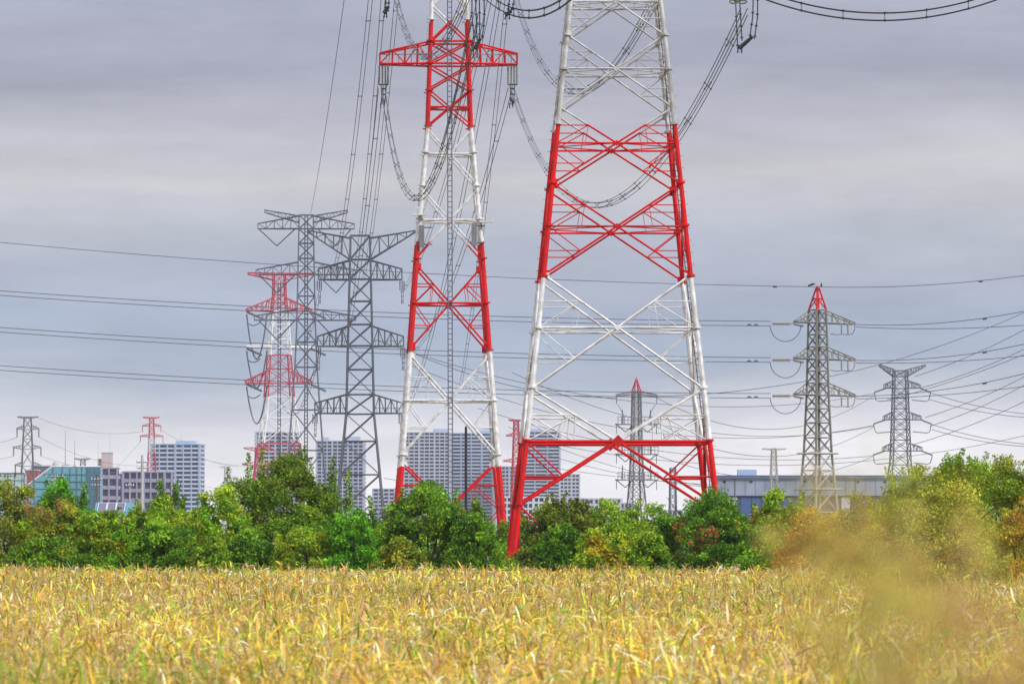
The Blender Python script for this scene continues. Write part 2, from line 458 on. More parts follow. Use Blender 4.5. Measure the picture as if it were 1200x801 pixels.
# ---- the slimmer red and white tower behind it
T2 = Tower('transmission_tower', 'slim red and white tower with one red crossarm and a ladder up its middle', 526, 850,
           [(-100, 37), (25, 42), (150, 50.5), (285, 74), (412, 92), (550, 113), (680, 136)],
           [(800, RED), (547, WHITE), (412, RED), (285, WHITE), (150, RED), (26, WHITE)], R(2.4), group='red and white towers')
z = T2.z
T2.legs(0, z(-60), .40, .22, 8, steps=[z(y) for y in (534, 471, 412, 357, 305, 259, 220, 181, 150, 108, 76, 50, 25)])
for a, b, rd, bm in ((662, 541, .16, 0), (533, 417, .16, 1), (409, 312, .15, 1), (302, 224, .13, 1), (217, 153, .12, 1), (148, 107, .125, 1),
                     (105, 78, .14, 0), (75, 50, .14, 0), (49, 8, .14, 0), (7, -30, .14, 1)):
    big = a > 310
    zc = T2.xpanel(z(a), z(b), rd, .15, .075, 2 if big else 0, bm)
    if bm: T2.plan(zc, .09)
for py in (76, 50):
    for i in range(4):
        m = MB(); m.bar(T2.c(i, z(py)), T2.c((i + 1) % 4, z(py)), .17, RED, 6); m.build('cross_beam', T2.o)
for sd, tx in ((-1, 445), (1, 606)):
    T2.arm(sd, z(76), z(50), T2.lx(tx), z(75.5), z(63), .15, 4, .9, RED, rail=1.3)
def lad2(zz): return Vector((0, -T2.w(zz) / 2 - .3, zz))
T2.ladder(lad2, None, 1, z(-60), .30, STEELB, .75, .075)
m = MB()                                                             # service platforms on the white part
for px, py in ((556, 262), (494, 254)):
    c = T2.c(1 if px > 526 else 0, z(py)); m = MB()
    m.box((c.x + (.9 if px > 526 else -.2), c.y - .5, z(py)), (2.0, 1.4, .16), WHITE)
    for q in (-.9, 0, .9): m.bar((c.x + q, c.y - 1.1, z(py)), (c.x + q, c.y - 1.1, z(py) + 1.0), .05, WHITE, 4)
    m.bar((c.x - .9, c.y - 1.1, z(py) + 1), (c.x + .9, c.y - 1.1, z(py) + 1), .05, WHITE, 4)
    m.build('platform', T2.o)
for px, y0, y1 in ((493, 266, 292), (554, 264, 290)):                # grey antenna boxes under the platforms
    m = MB(); x = T2.lx(px); c = T2.c(1, z(280)).y
    m.box((x, c - .5, (z(y0) + z(y1)) / 2), (.7, .5, z(y0) - z(y1)), GREYM)
    for t in (.1, .85): m.bar((x, c - .5, z(y0) + (z(y1) - z(y0)) * t), (x + 1.5, c - .5, z(y0) + (z(y1) - z(y0)) * t), .1, GREYM, 4)
    m.build('antenna_box', T2.o)

# ---- dark grey towers further along the line
T3 = Tower('transmission_tower', 'tall dark grey tower with V shaped insulators, behind the little red and white one', 358.5, 1600,
           [(250, 16.5), (268, 17), (385, 22), (430, 26), (480, 33), (540, 42), (660, 60)], [(800, STEELB)], R(2), group='grey lattice towers')
z = T3.z
T3.legs(0, z(252), .26, .2, 5)
T3.auto(0, z(252), 1.15, .11, .12, cuts=(z(480), z(430), z(374), z(321), z(268)))
for yb, yt, ytb, ytt, xl, xr in ((268, 253, 268, 262, 302, 415), (321.5, 307, 321.5, 316, 300, 416), (375, 362, 375, 370, 298, 417)):
    for sd, tx in ((-1, xl), (1, xr)): T3.arm(sd, z(yb), z(yt), T3.lx(tx), z(ytb), z(ytt), .15, 5, .6)
for sd, tx in ((-1, 310), (1, 407)): T3.arm(sd, z(261), z(253), T3.lx(tx), z(249), z(246), .13, 5, .4, name='earth_wire_arm')
def lad3(zz): return Vector((0, 0, zz))
T3.ladder(lad3, None, 1, z(252), .38, STEELB, 1.0, .14)
for tier, (y0, yv) in enumerate(((269, 288), (322.5, 343), (376, 398))):
    for sd, (xa, xb) in ((-1, (304, 345)), (1, (373, 411))):
        xv = (xa + xb) / 2 if sd < 0 else (xa + xb) / 2 + 2
        word = ('top', 'middle', 'lowest')[tier]; wd = 'left' if sd < 0 else 'right'
        root = empty('insulator_string', P(xv, yv, 1600))
        tag(root, 'V shaped insulator pair under the %s %s arm of the tall dark grey tower' % (word, wd), 'insulator', 'V shaped insulator strings')
        for xx in (xa, xb):
            m = MB(); dv = P(xx, y0, 1600) - P(xv, yv, 1600); L = dv.length
            m.lathe((0, 0, 0), [(L * i / 24, .22 if i % 2 else .12) for i in range(25)], STEEL, 6, dv); m.build('string', root)

T4 = Tower('transmission_tower', 'dark grey tower with raised wing arms on top and three tiers of arms', 422, 1400,
           [(275, 22.5), (305, 24), (400, 28.5), (485, 32.5), (590, 53), (660, 70)], [(800, STEEL)], R(0), group='grey lattice towers')
z = T4.z
T4.legs(0, z(276), .27, .2, 5)
T4.auto(0, z(276), .82, .115, .13, cuts=(z(485), z(462), z(405), z(380), z(327), z(304)))
for yb, yt, xl, xr, yj in ((327.5, 305, 373, 471, 315), (405.5, 382, 372, 473, 394), (484, 462, 369, 472, 472)):
    for sd, tx in ((-1, xl), (1, xr)):
        T4.arm(sd, z(yb), z(yt), T4.lx(tx), z(yb), z(yj), .17, 5, .7, rail=1.2, zig=(yb > 400) or True)
for sd, tx in ((-1, 361), (1, 487)): T4.arm(sd, z(304), z(279), T4.lx(tx), z(272), z(270), .15, 5, .3, name='earth_wire_arm')
WORD = ('upper', 'middle', 'lower')
for tier, (y0, xl, xr) in enumerate(((329, 374, 471), (407, 373, 472), (485, 369, 470))):
    for sd, xx in ((-1, xl), (1, xr)):
        root = empty('insulator_string', P(xx, y0, 1400))
        tag(root, 'hanging insulator set at the %s end, %s arm of the wing topped tower' % ('left' if sd < 0 else 'right', WORD[tier]), 'insulator', 'hanging insulator sets')
        for q in (-.45, .05, .5):
            m = MB(); m.lathe((q, 0, -2.2), [(2.2 * i / 14, .17 if i % 2 else .1) for i in range(15)], STEELB, 6); m.build('string', root)
        m = MB(); x = 0.1
        for q in (-.22, .22): m.bar((x + q, 0, -2.2), (x + q * .8, 0, -5.2), .07, STEELB, 4)
        for zq in (-2.5, -3.6, -4.7, -5.2): m.bar((x - .3, 0, zq), (x + .3, 0, zq), .1, STEELB, 4)
        m.build('yoke', root)

T5 = Tower('transmission_tower', 'small hazy red and white tower on the left with spreading red arms', 327, 1850,
           [(320, 13), (345, 14), (362, 17.5), (415, 24), (450, 29), (480, 33), (660, 78)],
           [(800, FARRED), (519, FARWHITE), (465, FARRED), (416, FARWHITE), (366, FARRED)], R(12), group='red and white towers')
z = T5.z
T5.legs(0, z(320), .25, .2, 4)
T5.auto(0, z(320), .8, .10, .11, cuts=(z(519), z(465), z(449), z(416), z(365), z(345)))
for sd, tx in ((-1, 291), (1, 365)):
    T5.arm(sd, z(328), z(320), T5.lx(tx), z(321.5), z(319.5), .17, 4, .5, name='earth_wire_arm')
    T5.arm(sd, z(364), z(349), T5.lx(tx + (-2 if sd < 0 else 0)), z(364), z(362), .2, 5, .6)
    T5.arm(sd, z(407), z(405), T5.lx(tx + (-2 if sd < 0 else 3)), z(407), z(405.5), .2, 4, .6)
    T5.arm(sd, z(449), z(434), T5.lx(tx + (-3 if sd < 0 else 0)), z(449), z(446), .2, 5, .6)
def lad5(zz): return Vector((0, 0, zz))
T5.ladder(lad5, None, 1, z(330), .4, STEELB, 1.2, .16)
for tier, y0 in enumerate((365, 408, 450)):
    for sd, (xa, xb) in ((-1, (289, 307)), (1, (364, 382))):
        insulator(P(xa, y0, 1848), P(xb, y0 + 8, 1846), .42, 'sloping tension insulator on the %s of the %s arm, small hazy red and white tower' % ('left' if sd < 0 else 'right', WORD[tier]), 12, STEELB)
        if sd < 0:
            span('drooping jumper wire under the %s left arm of the small hazy tower' % WORD[tier], P(xa, y0 + 3, 1848), P(xb + 6, y0 + 2, 1846), 11.5 if tier else 14, 1, .4, .22, mat=STEELB, name='jumper_wire', group='jumper wires', seg=18)
            span('short inner jumper strap under the %s left arm of the small hazy tower' % WORD[tier], P(xa + 2, y0 + 14, 1847), P(xb - 2, y0 + 12, 1846), .8, 1, .4, .17, mat=STEELB, name='jumper_wire', group='jumper wires', seg=8)

# ---- right: grey tower with the red cap
T6 = Tower('transmission_tower', 'grey galvanised tower with a bright red pointed cap, long insulators on its left arms', 958.5, 1000,
           [(362, 21), (465, 26.5), (530, 33), (575, 42), (610, 50), (680, 64)], [(800, ZINCL), (545, ZINC)], R(36), group='red capped grey towers', depth_ratio=1)
T6.prof = [(a, b * .70) for a, b in T6.prof]
z = T6.z
T6.legs(0, z(363), .25, .19, 6)
T6.auto(0, z(363), .85, .12, .10, cuts=(z(573), z(531), z(463), z(421), z(378)), bands=[(-99, ZINCL), (z(530), DARKZ)], second=.45)
m = MB(); ap = Vector((0, 0, z(337)))
for i in range(4): m.bar(T6.c(i, z(363)), ap + Vector((T6.c(i, z(363)).x * .15, T6.c(i, z(363)).y * .15, 0)), .16, RED, 5)
for py, f in ((350, .52),):
    q = [T6.c(i, z(363)) * f for i in range(4)]
    for i in range(4):
        a = Vector((q[i].x, q[i].y, z(py))); b = Vector((q[(i + 1) % 4].x, q[(i + 1) % 4].y, z(py))); m.bar(a, b, .12, RED, 4)
        m.bar(T6.c(i, z(363)), b, .1, RED, 4)
m.bar((0, 0, z(363)), (0, 0, z(335)), .22, RED, 6); m.build('peak', T6.o)
for tier, py in enumerate((378, 420.5, 462.5)):
    T6.arm(-1, z(py), z(py - 14), T6.lx(931), z(py), z(py - 1.2), .12, 4, .5)
    T6.arm(1, z(py), z(py - 14), T6.lx(1002), z(py + .6), z(py - 1), .12, 5, .5)
    wd = ('top', 'middle', 'bottom')[tier]
    m = MB(); a = P(932, py + .5, 996); m.bar((0, 0, 0), P(925.5, py + 1, 985) - a, .12, ZINC, 6, .08); tag(m.build('strain_link', loc=a), 'short link between the %s left arm and its fat insulator, red capped tower' % wd, 'fitting', 'strain links')
    insulator(P(926, py + 1, 985), P(905, py + 1, 985), .34, 'fat horizontal insulator off the %s left arm of the red capped tower' % wd, 10, INSULB)
    insulator(P(942, py + 4, 992), P(930, py + 1.5, 992), .25, 'short sloping insulator at the inner end of the %s left arm, red capped tower' % wd, 8, ZINC)
    for k, xx in enumerate((986, 993.5)):
        insulator(P(xx, py + 1, 1000), P(xx + .3, py + 14, 1000), .17, 'upright post insulator, %s of two under the %s right arm of the red capped tower' % (('inner', 'outer')[k], wd), 12, INSULB, 'post insulators')
    m = MB(); pts = [P(902.5 + 18 * (1 - math.cos(t)), py + 3 + 19 * math.sin(t), 986) for t in np.linspace(0, math.pi, 19)]
    m.tube([p - pts[0] for p in pts], .055, WIRE); o = m.build('jumper_wire', loc=pts[0]); tag(o, 'round jumper loop hanging below the %s left insulator of the red capped tower' % wd, 'cable', 'jumper wires')
    pts = [P(x, y, 1000) for x, y in ((973, py + 13), (980, py + 14), (987, py + 13.5), (994, py + 14), (999, py + 13), (1001.5, py + 8), (1002, py + 2))]
    m = MB(); m.tube([p - pts[0] for p in pts], .05, WIRE); o = m.build('jumper_wire', loc=pts[0]); tag(o, 'jumper wire along the feet of the %s right post insulators, red capped tower' % wd, 'cable', 'jumper wires')
for py in (531, 573):                                                # anti-climb collars
    m = MB(); w = T6.w(z(py)) / 2 + .75
    q = [Vector((sx * w, sy * w, z(py))) for sx, sy in ((-1, -1), (1, -1), (1, 1), (-1, 1))]
    for i in range(4): m.bar(q[i], q[(i + 1) % 4], .16, ZINCL, 4)
    m.build('collar', T6.o)

# ---- dark tower with horns
T7 = Tower('transmission_tower', 'bluish grey tower with two upswept horns on top, right of the red capped one', 1055.5, 1750,
           [(440, 15), (475, 17), (540, 21), (560, 26), (660, 48)], [(800, STEELB)], R(8), group='grey lattice towers')
z = T7.z
T7.legs(0, z(434), .24, .18, 5)
T7.auto(0, z(434), .75, .105, .11, cuts=(z(528), z(491), z(455), z(441)))
for sd, tx in ((-1, 1030), (1, 1084.5)): T7.arm(sd, z(441), z(433), T7.lx(tx), z(429), z(427), .13, 6, .35, name='horn')
for tier, py in enumerate((454.5, 491.5, 528)):
    for sd, tx in ((-1, 1036 - tier), (1, 1078 + tier)):
        T7.arm(sd, z(py), z(py - 9), T7.lx(tx), z(py), z(py - 4), .13, 4, 1.0)
        xo = 1024.5 - tier * .8 if sd < 0 else 1090.5 + tier
        wd = WORD[tier]; sw = 'left' if sd < 0 else 'right'
        insulator(P(tx + (3 if sd < 0 else 0), py, 1744), P(xo, py + 5, 1742), .26, 'sloping insulator reaching %s from the %s arm of the horned tower' % (sw, wd), 10, STEEL)
        pts = [P(x, y, 1743) for x, y in ((xo, py + 5), (xo + (2 if sd < 0 else -2), py + 14), (xo + (5 if sd < 0 else -5), py + 15.5), (xo + (22 if sd < 0 else -22), py + 14))]
        m = MB(); m.tube([p - pts[0] for p in pts], .13, STEELB); o = m.build('jumper_wire', loc=pts[0]); tag(o, 'angular jumper under the %s %s arm of the horned tower' % (wd, sw), 'cable', 'jumper wires')

# ---- tower seen through the legs of the big one
T8 = Tower('transmission_tower', 'small red tipped tower with railed platforms, seen between the legs of the biggest', 746, 1500,
           [(457, 9.5), (530, 13), (565, 16), (610, 24), (680, 36)], [(800, GREYM)], R(20), group='red capped grey towers')
T8.prof = [(a, b * .82) for a, b in T8.prof]
z = T8.z
T8.legs(0, z(458), .24, .2, 5)
T8.auto(0, z(458), .95, .085, .09, cuts=(z(567), z(530), z(497), z(462)))
m = MB()
for i in range(4): m.bar(T8.c(i, z(458)), (0, 0, z(442)), .24, FARRED, 5, .12)
for i in range(4): m.bar(T8.c(i, z(458)) * .5 + Vector((0, 0, z(450) - z(458) * .5)), T8.c((i + 1) % 4, z(458)) * .5 + Vector((0, 0, z(450) - z(458) * .5)), .15, FARRED, 4)
m.build('peak', T8.o)
for sd, tx in ((-1, 722.5), (1, 769.5)): T8.arm(sd, z(462.5), z(458), T8.lx(tx), z(464), z(462), .14, 4, .4)
for tier, py in enumerate((497, 532, 562)):
    m = MB(); hw = 5.4; zz = z(py)
    m.box((0, 0, zz), (hw * 2, 2.2, .3), GREYM)
    for sx in np.linspace(-1, 1, 13):
        m.bar((hw * sx, -1.1, zz), (hw * sx, -1.1, zz + 1.9), .07, GREYM, 4)
    for h in (1, 1.9): m.bar((-hw, -1.1, zz + h), (hw, -1.1, zz + h), .08, GREYM, 4)
    for sx in (-1, 1):
        m.bar((hw * sx * .7, 0, zz), (hw * sx * .7, 0, zz + 3.6), .16, GREYM, 4)
        m.bar((hw * sx * .55, 0, zz - 1.9), (hw * sx, 0, zz), .12, GREYM, 4); m.bar((hw * sx * .55, 0, zz - 1.9), (T8.w(zz) / 2 * sx, 0, zz - .3), .12, GREYM, 4)
        m.bar((hw * sx, 0, zz), (hw * sx, 0, zz - 2.4), .1, GREYM, 4)
    m.build('platform', T8.o)
for sd, xx in ((-1, 722.5), (1, 769.5)):
    insulator(P(xx, 464, 1500), P(xx, 473, 1500), .16, 'hanging insulator at the %s arm tip of the tower between the big legs' % ('left' if sd < 0 else 'right'), 8, GREYM, 'hanging insulator sets')
    pts = [P(746 + sd * a, b, 1500) for a, b in ((22, 474), (18, 480), (15, 487), (15, 496))]
    m = MB(); m.tube([p - pts[0] for p in pts], .08, GREYM); tag(m.build('jumper_wire', loc=pts[0]), 'curved drop wire above the %s half of the top platform between the big legs' % ('left' if sd < 0 else 'right'), 'cable', 'jumper wires')

# ---- far little towers
def far_tower(label, px, d, ytop, wtop, ybase, wbase, bands, arms, r, cage=1.0):
    T = Tower('transmission_tower', label, px, d, [(ytop, wtop), (ybase, wbase)], bands, R(10), group='far away little towers')
    z = T.z; r *= .72; T.legs(0, z(ytop), r, r * .8, 4); T.auto(0, z(ytop), cage * 1.15, r * .42, r * .45, cuts=[z(a[0]) for a in arms][::-1])
    for yb, yt, xl, xr, yj in arms:
        for sd, tx in ((-1, xl), (1, xr)): T.arm(sd, z(yb), z(yt), T.lx(tx), z(yj), z(yj - .8), r * .6, 3, .4)
    return T
far_tower('hazy grey tower at the far left edge, above the glass building', 32, 2300, 488, 8, 565, 15, [(800, GREYM)],
          [(490, 488, 21, 45, 488.5), (503, 498, 20, 45.5, 502), (526, 521, 16, 48, 524), (546, 541, 18, 48, 545)], .3)
for k, (a, b) in enumerate(((20, 502), (45.5, 502), (16, 524), (48, 524), (18, 545))):
    insulator(P(a, b, 2300), P(a, b + 10, 2300), .33, 'hanging insulator, %s, of the hazy grey tower at the far left edge' % ('upper left', 'upper right', 'middle left', 'middle right', 'lower left')[k], 8, GREYM, 'hanging insulator sets')
far_tower('faint red and white tower standing in front of the left high rise', 177.5, 3750, 488.5, 4.5, 570, 11, [(800, FARRED), (530, FAINT), (513, FARRED)],
          [(490.5, 488.5, 168, 187, 489), (499, 496, 167, 188.5, 499), (511.5, 508.5, 164.5, 191, 511)], .46)
for k, (a, b) in enumerate(((167, 499), (188.5, 499), (164.5, 511), (191, 511))):
    insulator(P(a, b, 3750), P(a, b + 7, 3750), .36, 'hanging insulator, %s, of the faint red and white tower by the left high rise' % ('upper left', 'upper right', 'lower left', 'lower right')[k], 6, FARRED, 'hanging insulator sets')
far_tower('tiny pale tower with one flat arm behind the glass building roof', 97, 3400, 537, 4.5, 600, 12, [(800, GREYM)], [(539, 537, 88, 106, 537.5)], .4)
far_tower('pale whitish tower with a flat top arm in front of the warehouse', 907, 1050, 525, 5, 600, 10.5, [(800, ZINCL)], [(527, 525.4, 893.5, 920.5, 526)], .13, .9)
far_tower('hazy pink tower showing left of the biggest tower leg', 605, 2700, 491.5, 5, 600, 12, [(800, FARRED)],
          [(494, 491.5, 596, 610, 492), (511, 507, 593, 614, 510.5), (541, 537, 590, 618, 540)], .42)
far_tower('hazy pink tower half hidden behind the tall leafy tree', 303, 2900, 524, 7, 640, 16, [(800, FARRED)], [(528, 524, 286, 318, 525), (545, 541, 284, 320, 544)], .42)
far_tower('thin bluish tower right of the railed platforms, under the biggest tower', 788.5, 2400, 548, 6, 640, 9, [(800, STEELB)], [(556, 554, 783, 794, 555)], .36, 1.3)
far_tower('faint tiny tower left of the tall leafy tree', 265, 3600, 546, 3.5, 640, 8, [(800, FAINT)], [(548, 546, 258, 270, 547)], .38)

# ------------------------------------------------------------------ cables
D1, D2 = 440, 850
# bundles between the two red and white towers
pairs = [((449, 103, D2), (556, 22, D1), 14.5, 'the left arms'), ((600, 103, D2), (872, 14, D1), 15.5, 'the lower right arms'),
         ((461, -18, D2), (575, -95, D1), 10.3, 'the upper left arms'), ((594, -45, D2), (800, -78, D1), 15, 'the upper right arms')]
for a, b, sag, w in pairs:
    span('sagging wire bundle between %s of the two red and white towers' % w, P(*a), P(*b), sag, 4, .5, .037, 18, seg=60, group='bundled conductors')
# from the slim tower on towards the dark ones
for i, (a, b, sag) in enumerate((((438, -40, 850), (388, 330, 1398), 7), ((452, -40, 850), (413, 329, 1398), 7), ((470, -60, 850), (425, 329, 1600), 7),
                                 ((446, 104, 850), (398, 408, 1399), 8), ((598, 103, 850), (471, 420, 1399), 9), ((578, -20, 850), (471, 342, 1399), 7),
                                 ((590, -30, 850), (470, 497, 1399), 9), ((600, -60, 850), (540, 450, 1600), 6), ((374, 345, 1400), (348, 398, 1600), 5), ((372, 422, 1400), (330, 470, 1850), 8))):
    span('distant conductor bundle from the slim tower down to the dark towers, number of its kind seen crossing the sky' if 0 else
         ['leftmost steep double wire from the picture top down to the dark towers', 'second steep double wire left of the slim red and white tower', 'third steep double wire, just left of the slim tower',
          'double wire from the left tip of the red crossarm to the dark tower', 'double wire from the right tip of the red crossarm to the wing topped tower', 'double wire crossing behind the slim tower near its ladder',
          'double wire falling behind the slim tower to the lowest dark arm', 'double wire falling right of the slim tower ladder', 'short double wire between the two dark towers, upper', 'short double wire from the dark tower to the small hazy one'][i],
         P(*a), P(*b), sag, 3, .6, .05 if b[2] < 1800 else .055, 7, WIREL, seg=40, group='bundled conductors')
for a, b, s_, lab in (((404, -5, 900), (364, 250, 1600), 2, 'single thin earth wire from the picture top to the tall dark grey tower'),
                      ((560, -5, 900), (488, 270, 1400), 3, 'thin earth wire from the top to the right wing of the dark tower')):
    span(lab, P(*a), P(*b), s_, 1, r=.05, mat=WIREL)
# hanging strings of the slim tower
for sd, xx in ((-1, 449), (1, 600)):
    root = empty('insulator_string', P(xx, 77, 850)); tag(root, 'set of dark insulator rods under the %s tip of the red crossarm' % ('left' if sd < 0 else 'right'), 'insulator', 'tension insulator strings')
    for q in (-.55, -.1, .32, .7):
        m = MB(); m.lathe((q, 0, -2.7), [(2.7 * i / 22, .16 if i % 2 else .09) for i in range(23)], INSUL, 8); m.build('string', root)
    m = MB()
    for q in (-.3, 0, .42): m.bar((q, 0, -2.7), (q * .5 - sd * 0, 0, -5.6), .05, WIRE, 4)
    m.bar((-.6, 0, -2.72), (.75, 0, -2.72), .09, WIRE, 4)
    for zq in (-3.3, -4.1, -5.0): m.bar((-.3, 0, zq), (.4, 0, zq), .11, WIRE, 4)
    m.build('yoke', root)
    m = MB(); m.bar((-.2, 0, -4.6), (.3, 0, -5.2), .2, WIRE, 6); m.bar((-.35, 0, -5.3), (-.35, 0, -6.1), .08, WIRE, 4); m.bar((.1, 0, -5.2), (.1, 0, -6.0), .08, WIRE, 4)
    m.build('clamp', root)
# strings of the big tower's arm, hanging into the picture
def big_string(label, top, cols, yoke, rods):
    root = empty('insulator_string', P(*top, D1)); o = P(*top, D1); tag(root, label, 'insulator', 'tension insulator strings')
    for c in cols:
        m = MB(); pts = [P(x, y, D1) - o for x, y in c]; m.tube(pts, .048, WIRE, 5)
        for i in range(len(pts) - 1):
            for t in (.35, .85):
                p = pts[i].lerp(pts[i + 1], t); m.bar(p - Vector((.1, 0, 0)), p + Vector((.1, 0, 0)), .07, WIRE, 5)
        m.build('string', root)
    m = MB(); y = [P(x, yy, D1) - o for x, yy in yoke]; m.bar(y[0], y[1], .17, BLACK, 4, .12); m.build('yoke', root)
    for x0, y0, x1, y1 in rods:
        m = MB(); m.bar(P(x0, y0, D1) - o, P(x1, y1, D1) - o, .05, WIRE, 5); m.bar(P(x1 - 1, y1, D1) - o, P(x1 + 1, y1, D1) - o, .07, WIRE, 5); m.build('clamp', root)
big_string('dark insulator assembly hanging at the picture top, right of the biggest tower', (870, -12),
           [[(861.5, -10), (863, 25), (864.5, 58)], [(866, -10), (868, 22), (869.5, 48)], [(883, -12), (882, 20), (878.5, 45)], [(888, -12), (887.5, 22), (884, 46)]],
           [(866, 57), (882, 43)], [(865, 56, 864.5, 61), (869.5, 54, 869, 61)])
big_string('dark insulator assembly hanging in front of the slim tower, right of its shaft', (558, -14),
           [[(553, -12), (553, 20), (556, 48)], [(557, -12), (558, 22), (559, 47)], [(561.5, -12), (562, 20), (562, 44)], [(567, -12), (567.5, 22), (565, 46)]],
           [(556, 58), (563, 45)], [(555, 57, 554.5, 67), (559.5, 56, 559, 67)])
big_string('small dark clamp assembly beside the left end of the hanging loop', (596, -10), [[(598, -10), (596, 8), (595, 16)], [(604, -10), (601, 8), (598, 16)]], [(592, 18), (599, 13)], [(593, 17, 592, 22), (597, 16, 597, 22)])
big_string('small dark clamp at the picture top, left of the slim tower', (455, -10), [[(452, -10), (452, 6), (452, 14)], [(456, -10), (455.5, 6), (454, 14)]], [(450, 16), (455, 8)], [(450.5, 14, 450, 20), (453, 14, 453, 20)])
# rings at the end of the right string
m = MB(); c = P(865, 2, D1)
for q in (-.32, .32):
    m.tube([Vector((q + .3 * math.cos(t), 0, .14 * math.sin(t))) for t in np.linspace(0, 2 * math.pi, 17)], .07, INSUL, 5)
m.bar((-.4, 0, .1), (.5, 0, .1), .07, INSUL, 5)
tag(m.build('corona_ring', loc=c), 'pale ring fitting over the right hanging assembly at the picture top', 'fitting')
# big jumper loops below the arm
for lab, a, b, sag, off in (('wide double jumper loop hanging at the top right of the picture', (812, -45), (1262, -50), 4.25, 0),
                            ('short thick jumper loop at the picture top, left of the biggest tower', (538, -40), (702, -42), 3.65, 0)):
    for k in range(1):
        span(lab, P(a[0], a[1], D1), P(b[0], b[1], D1 - 1), sag, 4, .55, .034, 9, BLACK, name='jumper_wire', group='bundled conductors', seg=40)
# the three double lines and the earth wire running left from the red capped tower
for k, (yl, yr) in enumerate(((338, 379), (381, 421.5), (426, 463.5))):
    wd = ('top', 'middle', 'bottom')[k]
    span('long double wire across the sky to the %s left arm of the red capped tower' % wd, P(-120, yl - 4, 985), P(903, yr, 985), 1.35, 2, .75, .055, mat=WIREL, seg=40)
    for q in range(2):
        p = P(878 + q * 8, yr + .6, 985); m = MB(); m.bar((-.36, 0, -.1), (.36, 0, -.1), .09, WIRE, 6); m.bar((0, 0, -.1), (0, 0, .1), .06, WIRE, 4)
        tag(m.build('vibration_damper', loc=p), '%s dark damper on the %s long wire, red capped tower' % (('outer', 'inner')[q], wd), 'damper', 'wire dampers')
span('highest long earth wire from the left edge to the tip of the red capped tower', P(-120, 272, 1000), P(957, 336, 1000), 1.7, 1, r=.05, mat=WIREL, damp=(.955, .975), seg=44)
span('earth wire from the red tip away to the right edge', P(960, 336, 1000), P(1320, 302, 960), 1.5, 1, r=.05, mat=WIREL, damp=(.56,))
m = MB(); m.bar((-1, 0, 0), (-.1, 0, .35), .16, BLACK, 6, .22); m.bar((-.2, 0, .3), (.25, 0, .32), .2, BLACK, 6, .05); m.bar((1.2, 0, -.1), (1.25, 0, .45), .18, BLACK, 6, .1)
tag(m.build('wire_clamp', loc=P(954, 335, 999)), 'black clamp fitting on the very tip of the red capped tower', 'fitting')
# right of the red capped tower
for k, (y0, ya, yb) in enumerate(((380, 358, 378), (422, 395, 411), (464, 426, 444))):
    wd = ('top', 'middle', 'bottom')[k]
    span('rising wire from the %s right arm of the red capped tower' % wd, P(1003, y0, 1000), P(1290, ya - 16, 960), 1.75, 1, r=.055, mat=WIREL, damp=(.55,))
    span('flatter lower wire from the %s right arm of the red capped tower' % wd, P(1003, y0 + 3, 1000), P(1290, yb - 6, 985), .9, 1, r=.055, mat=WIREL)
for i, (x0, y0, x1, y1) in enumerate(((1072, 441, 1230, 370), (1080, 454, 1230, 394), (1040, 468, 1230, 402), (1084, 489, 1230, 425), (1090, 499, 1230, 434), (1072, 520, 1230, 455),
                                      (1090, 460, 1230, 487), (1090, 468, 1230, 490), (1092, 497, 1230, 522), (1092, 503, 1230, 524), (770, 464, 1230, 352))):
    span(('rising far wire behind the horned tower' if y1 < y0 else 'falling far wire by the horned tower') + ', leaving the right edge ' +
         ('at its highest', 'second from the top', 'third from the top', 'fourth from the top', 'fifth from the top', 'sixth from the top', 'upper of the upper two', 'lower of the upper two', 'upper of the lower two', 'lower of the lower two', 'passing above its horns')[i],
         P(x0, y0, 1740 if x0 > 800 else 1500), P(x1, y1, 1650), 1.2 if x0 > 800 else 6, 1, r=.085, mat=WIREL)
# from the horned tower left, behind the red capped tower and the big one
LW = [((440, 398, 1450), (1024, 461, 1744), 9), ((472, 408, 1450), (722, 466, 1500), 3), ((472, 424, 1500), (1024, 498, 1744), 10), ((560, 478, 1700), (1022, 534, 1744), 6),
      ((600, 436, 1700), (1024, 499, 1746), 9), ((770, 466, 1500), (1026, 462, 1745), 9), ((770, 500, 1500), (1024, 500, 1745), 8), ((770, 533, 1500), (1022, 535, 1745), 6),
      ((610, 512, 2700), (1250, 498, 2600), 15), ((612, 542, 2700), (1250, 546, 2600), 10), ((614, 524, 2700), (960, 574, 2500), 6), ((450, 560, 2500), (590, 552, 2700), 3), ((596, 500, 2600), (930, 576, 2500), 7)]
for i, (a, b, s_) in enumerate(LW):
    span('thin far wire crossing behind the biggest tower, ' + ('the highest, from the dark towers', 'reaching the platform tower', 'second highest to the horned tower', 'low one reaching the horned tower',
         'steep one right of its left legs', 'top one right of the platform tower', 'middle one right of the platform tower', 'low one right of the platform tower', 'upper one from the pink tower', 'lower one from the pink tower',
         'falling one from the pink tower', 'lowest, left of the slim tower leg', 'falling one beside the left legs')[i],
         P(*a), P(*b), s_, 1, r=.075 if b[2] < 2000 else .11, mat=WIREL)
